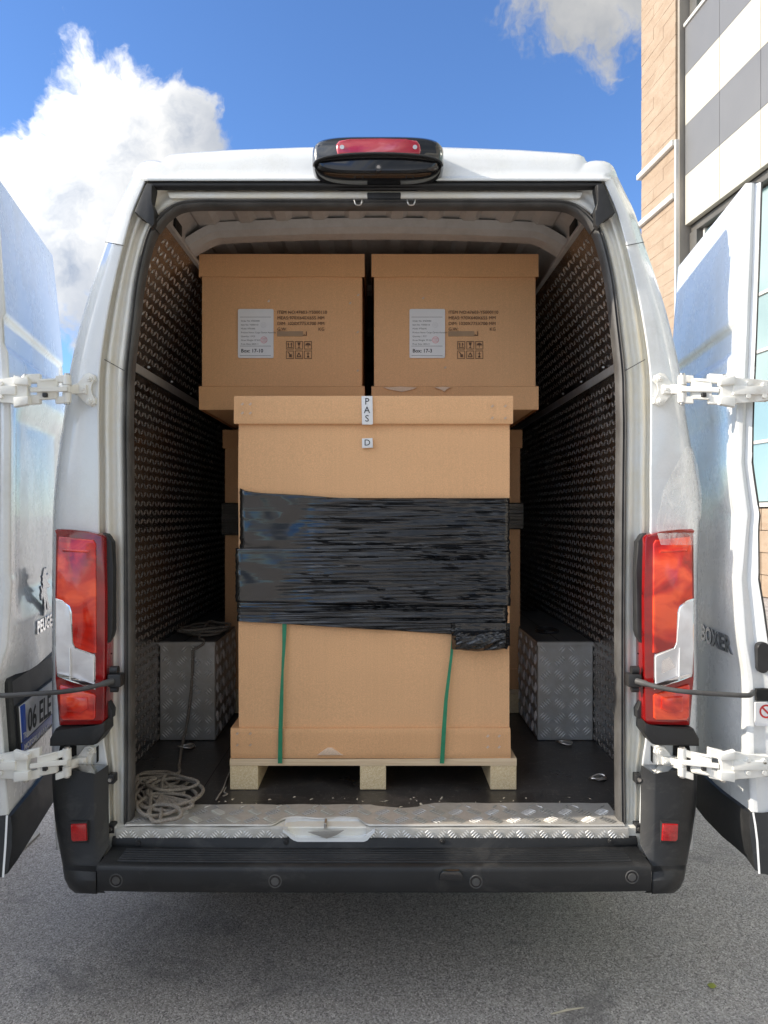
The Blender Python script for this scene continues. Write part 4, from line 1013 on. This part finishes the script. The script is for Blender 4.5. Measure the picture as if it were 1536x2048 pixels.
# upper boxes
UY = .66
def upper_box(pxl, pxr, label, boxno, lx, tint):
    l, r_ = P(pxl, 0, UY).x, P(pxr, 0, UY).x; zt, zb = P(0, 507, UY).z, P(0, 819, UY).z
    t = thing('cardboard_box', label, 'box', ((l + r_) / 2, UY + .48, zb), 'flat-packed cargo boxes with lids')
    e_ = 5 / 490
    bd = boxo('box_body', (l + e_, UY + .006, zb + .004), (r_ - e_, UY + .95, zt - .004), 'card', t, .003, 2)
    # lid: a shallow tray over the top, gently bowed
    def tray(name, z0, z1, mat, bow):
        n_ = 30; g_ = []
        for i in range(n_):
            u = i / (n_ - 1); x = l + (r_ - l) * u; w_ = noise.noise(Vector((x * 4, z0 * 3, 1))) * .003
            g_.append([Vector((x, UY + .96, z1)), Vector((x, UY + .004, z1)), Vector((x, UY + w_ - .001, z1 - .003)), Vector((x, UY + w_, (z0 + z1) / 2)), Vector((x, UY + w_ * 2 - .003 * bow, z0 + w_)), Vector((x, UY + .005, z0 + .001 + w_))])
        o_ = loft(name, g_, mat, t, autos=40)
        for sx, xx in ((-1, l), (1, r_)):
            mk('tray_side', [(xx, UY, z0), (xx, UY + .96, z0), (xx, UY + .96, z1), (xx, UY, z1)], [(0, 1, 2, 3)], mat, o_)
        return o_
    tray('lid', P(0, 554, UY).z, zt, 'card_tray', 1); bt = tray('bottom_tray', zb, P(0, 772, UY).z, 'card_tray', -1)
    # shipping label
    a, b = P(lx, 618, UY), P(lx + 71, 716, UY); Y = UY - .0005
    bm = bmesh.new(); prism(bm, [(x, zz) for x, zz in rrect(a.x, b.z, b.x, a.z, .006, 3)], Y - .001, UY + .006, .0003, 1); lb_ = mkbm('shipping_label', bm, 'sticker', t)
    def ln(y0, x0=4, x1=66, th=.6):
        p0 = P(lx + x0, y0, Y); p1 = P(lx + x1, y0 + th, Y)
        mk('label_rule', [(p0.x, Y - .0014, p0.z), (p1.x, Y - .0014, p0.z), (p1.x, Y - .0014, p1.z), (p0.x, Y - .0014, p1.z)], [(0, 1, 2, 3)], 'print_black', lb_)
    ln(634); ln(692); ln(711)
    for i, s_ in enumerate(('Order No: 47603000', 'Item No: Y5000110', 'Model: 970x640', 'Product Name: Cargo Carton Assembly', 'Quantity: 1 PCS', 'Gross Weight: 97 KG', 'Prod. Date: 2023.11')):
        p = P(lx + 6, 643.5 + i * 7.7, Y); text('label_line', s_, .0088, FRONT(p.x, Y - .0015, p.z), 'print_black', lb_, ext=.00005)
    p = P(lx + 6, 705, Y); text('box_number', boxno, .0205, FRONT(p.x, Y - .0015, p.z), 'print_black', lb_, ext=.00005, off=.0004)
    for (cx_, cy_, rr, mm) in ((lx + 52, 680, .014, 'print_pink'), (lx + 51, 650, .012, 'plate_white')):
        p = P(cx_, cy_, Y); bm = bmesh.new(); n_ = 20
        A = [bm.verts.new((p.x + rr * math.cos(q_), Y - .0015, p.z + rr * math.sin(q_))) for q_ in [2 * math.pi * i / n_ for i in range(n_)]]
        B = [bm.verts.new((p.x + rr * .8 * math.cos(q_), Y - .0015, p.z + rr * .8 * math.sin(q_))) for q_ in [2 * math.pi * i / n_ for i in range(n_)]]
        for i in range(n_): bm.faces.new((A[i], A[(i + 1) % n_], B[(i + 1) % n_], B[i]))
        for k in (-1, 0, 1):
            v_ = [bm.verts.new((p.x + a_, Y - .0015, p.z + k * rr * .38 + b_)) for a_, b_ in ((-rr * .6, -.0012), (rr * .6, -.0012), (rr * .6, .0012), (-rr * .6, .0012))]; bm.faces.new(v_)
        mkbm('stamp', bm, mm, lb_)
    # printed text and symbols
    x0 = lx + 78; fs_ = Y + .0035
    for i, (l_, r2) in enumerate((('ITEM NO:47603-Y5000110', ''), ('MEAS:', '970X640X655 MM'), ('DIM:', '1020X775X700 MM'), ('G.W:', 'KG'))):
        p = P(x0, 627 + i * 11.3, Y); q_ = P(x0 + 95, 627 + i * 11.3, Y)
        text('box_print', l_, .0185, FRONT(p.x, fs_, p.z), 'print_brown', bd, ext=.0004, sx=.99 if i == 0 else 1.0)
        if r2: text('box_print', r2, .0185, FRONT(q_.x, fs_, q_.z), 'print_brown', bd, align='RIGHT', ext=.0004)
    p0, p1 = P(x0, 662, Y), P(x0 + 52, 672, Y)
    bm = bmesh.new(); box(bm, (p0.x, Y + .0032, p1.z), (p1.x, Y + .008, p0.z)); mkbm('cover_tape', bm, 'tape_brown', bd)
    bm = bmesh.new(); p0 = P(x0 + 58, 671, Y)
    for k, h_ in enumerate((.004, .006, .003, .018)): box(bm, (p0.x - .012 + k * .004, Y + .0028, p0.z), (p0.x - .0095 + k * .004, Y + .008, p0.z + h_))
    mkbm('box_print', bm, 'print_brown', bd)
    for r0 in range(2):
        for c0 in range(3):
            a, b = P(x0 + 18 + c0 * 18.2, 682 + r0 * 19, Y), P(x0 + 33 + c0 * 18.2, 698 + r0 * 19, Y); w_ = b.x - a.x; h_ = a.z - b.z
            bm = bmesh.new(); T = .0009
            def rc(u0, v0, u1, v1): box(bm, (a.x + u0 * w_, Y + .0032, b.z + v0 * h_), (a.x + u1 * w_, Y + .008, b.z + v1 * h_))
            def pg(pts):
                prism(bm, [(a.x + u * w_, b.z + v * h_) for u, v in pts], Y + .0032, Y + .008)
            rc(0, 0, 1, .05); rc(0, .95, 1, 1); rc(0, .05, .05, .95); rc(.95, .05, 1, .95)
            k = r0 * 3 + c0
            if k == 0:
                for u in (.3, .7): pg([(u - .13, .6), (u + .13, .6), (u, .85)]); rc(u - .04, .3, u + .04, .6)
                rc(.15, .18, .85, .24)
            elif k == 1: pg([(.3, .85), (.7, .85), (.62, .55), (.5, .45), (.38, .55)]); rc(.46, .22, .54, .45); rc(.35, .15, .65, .22)
            elif k == 2: pg([(.12, .5), (.88, .5), (.75, .72), (.5, .82), (.25, .72)]); rc(.47, .2, .53, .5)
            elif k == 3: rc(.4, .2, .75, .55); pg([(.2, .8), (.3, .85), (.55, .58), (.45, .55)])
            elif k == 4: pg([(.2, .2), (.8, .2), (.72, .3), (.28, .3)]); pg([(.2, .3), (.3, .3), (.52, .7), (.45, .78)]); pg([(.8, .3), (.7, .3), (.46, .7), (.54, .78)])
            else: rc(.46, .3, .54, .85); pg([(.36, .16), (.64, .16), (.64, .34), (.36, .34)]); rc(.3, .6, .7, .64)
            mkbm('handling_symbol', bm, 'print_brown', bd)
    return t, bd, bt
t1, bd1, _ = upper_box(398, 729, 'upper left cardboard box with white shipping label, left of the dark gap under the roof', 'Box: 17-10', 476, 1)
staples(t1, [(716, 590), (715, 664), (715, 741), (700, 606), (537, 602)], UY - .0)
t2, bd2, bt2 = upper_box(743, 1077, 'upper right cardboard box with white shipping label and torn bottom tray edge', 'Box: 17-3', 819, 0)
staples(t2, [(846, 596), (890, 735)], UY)
for x0, x1 in ((765, 835), (868, 902)):     # torn tray rim
    bm = bmesh.new(); pts = [(x0, 775), ((x0 + x1) / 2, 773), (x1, 775), (x1 - 10, 779), ((x0 + x1) / 2 + 4, 784), (x0 + 14, 779)]
    w_ = [P(a, b, UY - .008) for a, b in pts]; prism(bm, [(p.x, p.z) for p in w_], UY - .009, UY - .005, .001, 1); mkbm('torn_edge', bm, 'card_pale', bt2)
# lower boxes behind, on pallets, wrapped in film
for i, (xl, xr, lb_) in enumerate(((445, 742, 'tall carton behind the front load on the left, mostly hidden, wrapped in black film'), (752, 1045, 'tall carton behind the front load on the right, its edge showing beside it'))):
    Y = 1.28; l, r_ = P(xl, 0, Y).x, P(xr, 0, Y).x
    t = thing('cardboard_box', lb_, 'box', ((l + r_) / 2, Y + .45, FL + .12), 'tall cartons on the van floor')
    boxo('box_body', (l + .01, Y + .006, FL + .125), (r_ - .01, Y + .92, 1.955), 'card', t, .003)
    boxo('lid', (l, Y, 1.87), (r_, Y + .93, 1.962), 'card_tray', t, .003); boxo('bottom_tray', (l, Y, FL + .12), (r_, Y + .93, FL + .22), 'card_tray', t, .003)
    tag(boxo('stretch_film', (l - .006, Y - .008, 1.47 if i else 1.44), (r_ + .006, Y + .935, 1.60), 'film_ridged', None, .004), 'black stretch film around the hidden tall carton on the ' + ('right' if i else 'left'), 'stretch film')
    p_ = thing('pallet', 'pallet under the hidden tall carton on the ' + ('right' if i else 'left'), 'pallet', ((l + r_) / 2, Y + .45, FL), 'pallets on the van floor')
    boxo('deck', (l - .004, Y - .004, FL + .095), (r_ + .004, Y + .93, FL + .118), 'ply', p_)
    for k in range(3):
        xx = l + (r_ - l - .08) * k / 2; boxo('runner', (xx, Y - .002, FL + .001), (xx + .08, Y + .92, FL + .094), 'chipboard', p_)
# front load
FY = .287
zf = lambda py: P(0, py, FY).z
xf = lambda px: P(px, 0, FY).x
pal = thing('pallet', 'pale wooden pallet with chipboard runners under the large front box', 'pallet', (xf(746), FY + .33, FL), 'pallets on the van floor')
DP1 = .62
bm = bmesh.new(); n_ = 24
gdk = []
for i in range(n_):
    u = i / (n_ - 1); x = xf(460) + (xf(1033) - xf(460)) * u; w_ = -.006 * math.sin(u * math.pi) + .006 * (u - .5)
    gdk.append([Vector((x, FY + DP1, zf(1517) - .001)), Vector((x, FY - .001, zf(1517) + w_ * .3)), Vector((x, FY - .003, zf(1521) + w_ * .3)), Vector((x, FY - .002, zf(1531))), Vector((x, FY + DP1, zf(1531)))])
loft('deck', gdk, 'ply', pal, autos=30)
for l, r_ in ((460, 516), (720, 772), (981, 1033)):
    boxo('runner', (xf(l), FY, FL + .002), (xf(r_), FY + DP1, zf(1531) - .0005), 'chipboard', pal, .0015)
fb = thing('cardboard_box', 'large front cardboard box on a pale pallet, with PAS and D stickers', 'box', (xf(746), FY + .33, zf(1516)))
l, r_ = xf(476), xf(1020)
def wavy(name, l, r_, z0, z1, Y, mat, amp=.003, parent=None, depth=DP1, bl=0.0):
    n_, mrows = 40, 10; g_ = []
    for i in range(n_):
        u = i / (n_ - 1); x = l + (r_ - l) * u; col = [Vector((x, Y + depth, z1)), Vector((x, Y + .006, z1 + .0008 * noise.noise(Vector((x * 9, 1, 1)))))]
        for j in range(mrows):
            v_ = j / (mrows - 1); zz = z1 + (z0 - z1) * v_
            w_ = amp * noise.noise(Vector((x * 3, zz * 3, Y * 7))) + .35 * amp * noise.noise(Vector((x * 12, zz * 12, Y)))
            col.append(Vector((x + .002 * noise.noise(Vector((0, zz * 4, x))) * (1 if i in (0, n_ - 1) else 0), Y + w_ + (.004 if j in (0, mrows - 1) else 0), zz - (.0012 if j == mrows - 1 else 0))))
        col.append(Vector((x, Y + .02, z0))); g_.append(col)
    o_ = loft(name, g_, mat, parent, autos=35)
    for k in (0, -1):
        c_ = g_[k]; x = c_[0].x
        mk('side_face', [(x, c_[1].y, z0)] + [(x, Y + depth, z0), (x, Y + depth, z1), (x, c_[1].y, z1)], [(0, 1, 2, 3)], mat, o_)
    return o_
bdy = wavy('box_body', l, r_, zf(1500), zf(820), FY + .010, 'card', .004, fb, DP1 - .01)
lid = wavy('lid', xf(468), xf(1025), zf(847), zf(792), FY - .006, 'card', .003, fb, DP1 + .01)
try_ = wavy('bottom_tray', xf(461), xf(1021), zf(1516), zf(1457), FY - .002, 'card_tray', .005, fb, DP1)
for pts in ([(484, 808), (500, 808), (484, 826), (500, 826)], [(984, 812), (1010, 812), (984, 836), (1010, 836)]): staples(lid and fb, pts, FY - .012)
staples(fb, [(474, 1467), (500, 1467), (474, 1490), (500, 1490), (975, 1472), (998, 1472), (975, 1494), (998, 1494)], FY - .012)
pxprism('crushed_flap', [(634, 1511), (646, 1502), (655, 1496), (664, 1496), (674, 1503), (687, 1511)], FY - .010, .008, 'card_pale', fb, .003)
pxprism('sticker', [(723, 792), (745, 792), (746, 847), (744, 849), (724, 849)], FY - .0135, .006, 'sticker', fb, .0005)
for ch, py in (('P', 809), ('A', 826), ('S', 843)):
    p = P(734, py, FY - .0137); text('sticker_letter', ch, .033, FRONT(p.x, FY - .0142, p.z), 'print_black', fb, align='CENTER', ext=.0002)
pxprism('sticker', [(724, 877), (745, 876), (746, 895), (724, 896)], FY - .001, .009, 'sticker', fb, .0005)
p = P(734.5, 891, FY - .001); text('sticker_letter', 'D', .031, FRONT(p.x, FY - .0017, p.z), 'print_black', fb, align='CENTER', ext=.0002)
# straps
def strap(pts, label):
    bm = bmesh.new(); rows_ = []
    for px, py, hw, yy in pts:
        a, b = P(px - hw, py, FY + yy), P(px + hw, py, FY + yy - .001); rows_.append([bm.verts.new(a + Vector((0, .0012, 0))), bm.verts.new(a), bm.verts.new(b), bm.verts.new(b + Vector((0, .0012, 0)))])
    for r0, r1 in zip(rows_, rows_[1:]):
        for k in range(4): bm.faces.new((r0[k], r0[(k + 1) % 4], r1[(k + 1) % 4], r1[k]))
    return tag(mkbm('packing_strap', bm, 'band', None, autos=30), label, 'strap', 'green packing straps')
strap([(569, 1200, 4, .0), (569, 1246, 4.5, -.001), (568, 1290, 3.4, -.006), (565, 1340, 2.4, -.010), (563, 1400, 3.8, -.012), (561, 1458, 4.2, -.014), (560, 1527, 4.4, -.014)], 'green packing strap on the left of the front box, nearly upright')
strap([(908, 1250, 3, .0), (903, 1310, 2.6, -.002), (898, 1350, 3.0, -.008), (892, 1400, 3.6, -.012), (888, 1458, 4.2, -.014), (884, 1527, 4.4, -.014)], 'green packing strap on the right of the front box, slanting below the knotted film')
# stretch film round the front box: three overlapping bands and a rolled tail
film_t = thing('stretch_film', 'glossy black stretch film wound round the middle of the large front box', 'stretch film', (xf(746), FY, zf(1100)))
def band(name, tops, bots, lpx, rpx, off_, mat, seed, amp=.004):
    n_, mr_ = 90, 64; g_ = []
    for i in range(n_):
        u = i / (n_ - 1); px = lpx + (rpx - lpx) * u; y0, y1 = interp(tops, px), interp(bots, px); col = []
        for j in range(mr_):
            v_ = j / (mr_ - 1); py = y0 + (y1 - y0) * v_
            w_ = (noise.noise(Vector((px / 160, py / 24, seed))) * min(1, max(0, (px - 560) / 120)) + 1.3 * noise.noise(Vector(((px + py) / 95, (py - px * .5) / 60, seed))) * min(1, max(0, (680 - px) / 120)) + .8 * noise.noise(Vector(((px - py * 1.5) / 26, (py + px * .2) / 70, seed + 9))) * min(1, max(0, (px - 900) / 80))) * amp * 1.6 + noise.noise(Vector((px / 150, py / 3.7 + px / 230, seed + 3))) * .0105 * (.45 + 1.1 * abs(noise.noise(Vector((px / 90, py / 15, seed))))) * max(.04, min(1, (px - 610 + (py - 1000) * .35) / 60)) + abs(noise.noise(Vector((px / 70, py / 45, seed + 5)))) * .005 * (1 if px < 620 else .0)
            ed = min(px - lpx, rpx - px); w_ *= min(1, ed / 14 + .2)
            q_ = P(px, py, FY - off_ + w_ + (.004 if j in (0, mr_ - 1) else 0)); q_.y += .008 * max(0, 1 - ed / 7) ** 2
            if i in (0, n_ - 1): q_.x += .004 * noise.noise(Vector((0, py / 9, seed)))
            col.append(q_)
        g_.append(col)
    first = [p + Vector((0, .60, 0)) for p in g_[0]]; last = [p + Vector((0, .60, 0)) for p in g_[-1]]
    return loft(name, [first] + g_ + [last], mat, film_t, autos=60)
band('film_band', [(473, 1205), (1018, 1205)], [(473, 1243), (570, 1248), (690, 1256), (800, 1262), (905, 1269), (1018, 1300)], 473, 1016, .006, 'film_ridged', 2.0)
band('film_band', [(478, 976), (492, 982), (520, 986), (600, 990), (680, 996), (1020, 996)], [(473, 1104), (1022, 1104)], 479, 1020, .009, 'film', 8.0)
band('film_band', [(470, 1097), (800, 1097), (950, 1100), (1022, 1104)], [(470, 1204), (560, 1205), (700, 1208), (1022, 1212)], 470, 1022, .014, 'film', 5.0)
g_ = []
for i in range(60):
    u = i / 59; col = []; px = 903 + 117 * u
    y0 = 1246; y1 = 1303 - 10 * abs(u - .45) + 3 * noise.noise(Vector((u * 6, 2, 2))) - 6 * (u > .96)
    for j in range(34):
        v_ = j / 33; py = y0 + (y1 - y0) * v_
        dep = .010 + .026 * math.sin(math.pi * min(1, max(0, (v_ - .30) / .70))) ** .6 if v_ > .30 else .010
        f_ = noise.ridged_multi_fractal(Vector((px / 46, (py + (px - 960) * .22) / 9.0, 4)), .8, 2.1, 4, 1.0, 2.0) * .0075
        ed = min(u, 1 - u) * 10
        col.append(P(px, py, FY - .012 - (dep + f_ * (1 if v_ > .28 else .25)) * min(1, ed + .25)))
    g_.append(col)
loft('film_tail', g_, 'film_ridged', film_t, autos=80)


# ropes
rnd = random.Random(5)
bm = bmesh.new(); pts = []
fz = FL + .008
def flo(px, py, dz=0.0):
    d = (CAM.z - (fz + dz)) * F / (py - CY); p = P(px, py, d + CAM.y); p.z = fz + dz; return p
loops = [(318, 1558, 46, 16), (330, 1572, 62, 20), (305, 1580, 34, 26), (340, 1590, 50, 18), (298, 1596, 26, 24), (335, 1604, 60, 16), (312, 1612, 40, 20), (350, 1585, 52, 26), (330, 1625, 36, 18), (345, 1566, 56, 14)]
ctrl = [flo(366, 1482, .004), flo(362, 1505), flo(358, 1530), flo(352, 1548, .004)]
for k, (cx_, cy_, rx, ry) in enumerate(loops):
    ph = rnd.uniform(0, 6); nn_ = rnd.choice((6, 7, 8))
    for i in range(nn_):
        a = ph + i * 2 * math.pi / 6.3 * (1 if k % 2 else -1); px = max(262, cx_ + rx * math.cos(a) * rnd.uniform(.8, 1.12)); py = min(1646, cy_ + ry * math.sin(a) * rnd.uniform(.8, 1.15))
        ctrl.append(flo(px, py, .004 * k * rnd.uniform(.2, 1)))
tube(bm, crom([P(386, 1300, AY - .015), P(384, 1360, AY - .014), P(378, 1420, AY - .016), P(371, 1462, AY - .02)] + ctrl, 6), .0062, 8)
# coil lying on the left wheel arch and the strand running over its edge
az = FL + .425 + .008
ctrl = []
for i in range(34):
    a = i * .62; rr = .10 + .022 * math.sin(i * 1.7); ctrl.append(Vector((-.80 + rr * 1.0 * math.cos(a), AY + .22 + rr * 1.1 * math.sin(a), az + .0022 * i / 2)))
ctrl += [Vector((-.79, AY + .08, az + .004)), Vector((-.755, AY + .02, az + .001)), Vector((-.752, AY - .010, az - .012)), P(386, 1300, AY - .015)]
tube(bm, crom(ctrl, 4), .0058, 8)
tag(mkbm('rope', bm, 'rope', None, autos=80), 'dirty beige rope, coiled on the left wheel arch and heaped on the floor', 'rope')
bm = bmesh.new(); tube(bm, crom([flo(459, 1545), flo(452, 1562), flo(446, 1578), flo(438, 1590), flo(432, 1600)], 5), .003, 6); tube(bm, crom([flo(452, 1575), flo(448, 1584), flo(455, 1588), flo(446, 1592)], 4), .0025, 6)
tag(mkbm('string', bm, 'rope', None), 'frayed bit of string on the floor left of the pallet', 'string')
bm = bmesh.new(); cc_ = [Vector((.80 + .05 * math.cos(i * .7) , AY + .25 + .07 * math.sin(i * .7), FL + .425 + .006 + .001 * i)) for i in range(16)]
tube(bm, crom(cc_, 4), .005, 6); tag(mkbm('cable', bm, 'rubber', None), 'small coil of dark cable on the right wheel arch', 'cable')
# litter
rnd = random.Random(9); cv2, cf2 = [], []
for k in range(44):
    px, py = rnd.uniform(420, 1180), rnd.uniform(1590, 1612)
    if k > 45: px, py = rnd.uniform(1040, 1200), rnd.uniform(1500, 1600)
    p = flo(px, py); p.z = FL + .001; a = rnd.uniform(0, 3); L = rnd.uniform(.003, .012); w_ = rnd.uniform(.001, .003)
    d = Vector((math.cos(a), math.sin(a), 0)); e_ = Vector((-d.y, d.x, 0))
    if px < 1033 and py < 1585: continue
    b0 = len(cv2); cv2 += [p - d * L - e_ * w_, p + d * L, p + e_ * w_ + Vector((0, 0, .002)), p - d * L * .4 + e_ * w_ * 2]; cf2.append((b0, b0 + 1, b0 + 2, b0 + 3))
tag(mk('wood_crumbs', cv2, cf2, 'straw', kind='stuff'), 'pale wood crumbs scattered on the black cargo floor', 'crumbs')
def gpt(px, py, z=0.0):
    d = (CAM.z - z) * F / (py - CY); return P(px, py, d + CAM.y)
a, b = gpt(1102, 2028, .004), gpt(1168, 2015, .004); bm = bmesh.new(); tube(bm, [a, a.lerp(b, .5) + Vector((0, .004, 0)), b], [.002, .0035, .0015], 6); tag(mkbm('twig', bm, 'straw', None), 'pale twig lying on the asphalt at the bottom right', 'twig')
c_ = gpt(1424, 1971, .006); bm = bmesh.new()
pts = [(-.02, 0), (-.012, .012), (0, .016), (.012, .010), (.022, 0), (.010, -.010), (0, -.014), (-.012, -.008)]
vv = [bm.verts.new(c_ + Vector((x * .8, y, .004 * math.sin(x * 200)))) for x, y in pts]; cv_ = bm.verts.new(c_ + Vector((0, 0, .007)))
for i in range(8): bm.faces.new((vv[i], vv[(i + 1) % 8], cv_))
tag(mkbm('leaf', bm, 'leaf', None), 'curled yellow-green leaf on the asphalt right of the van', 'leaf')
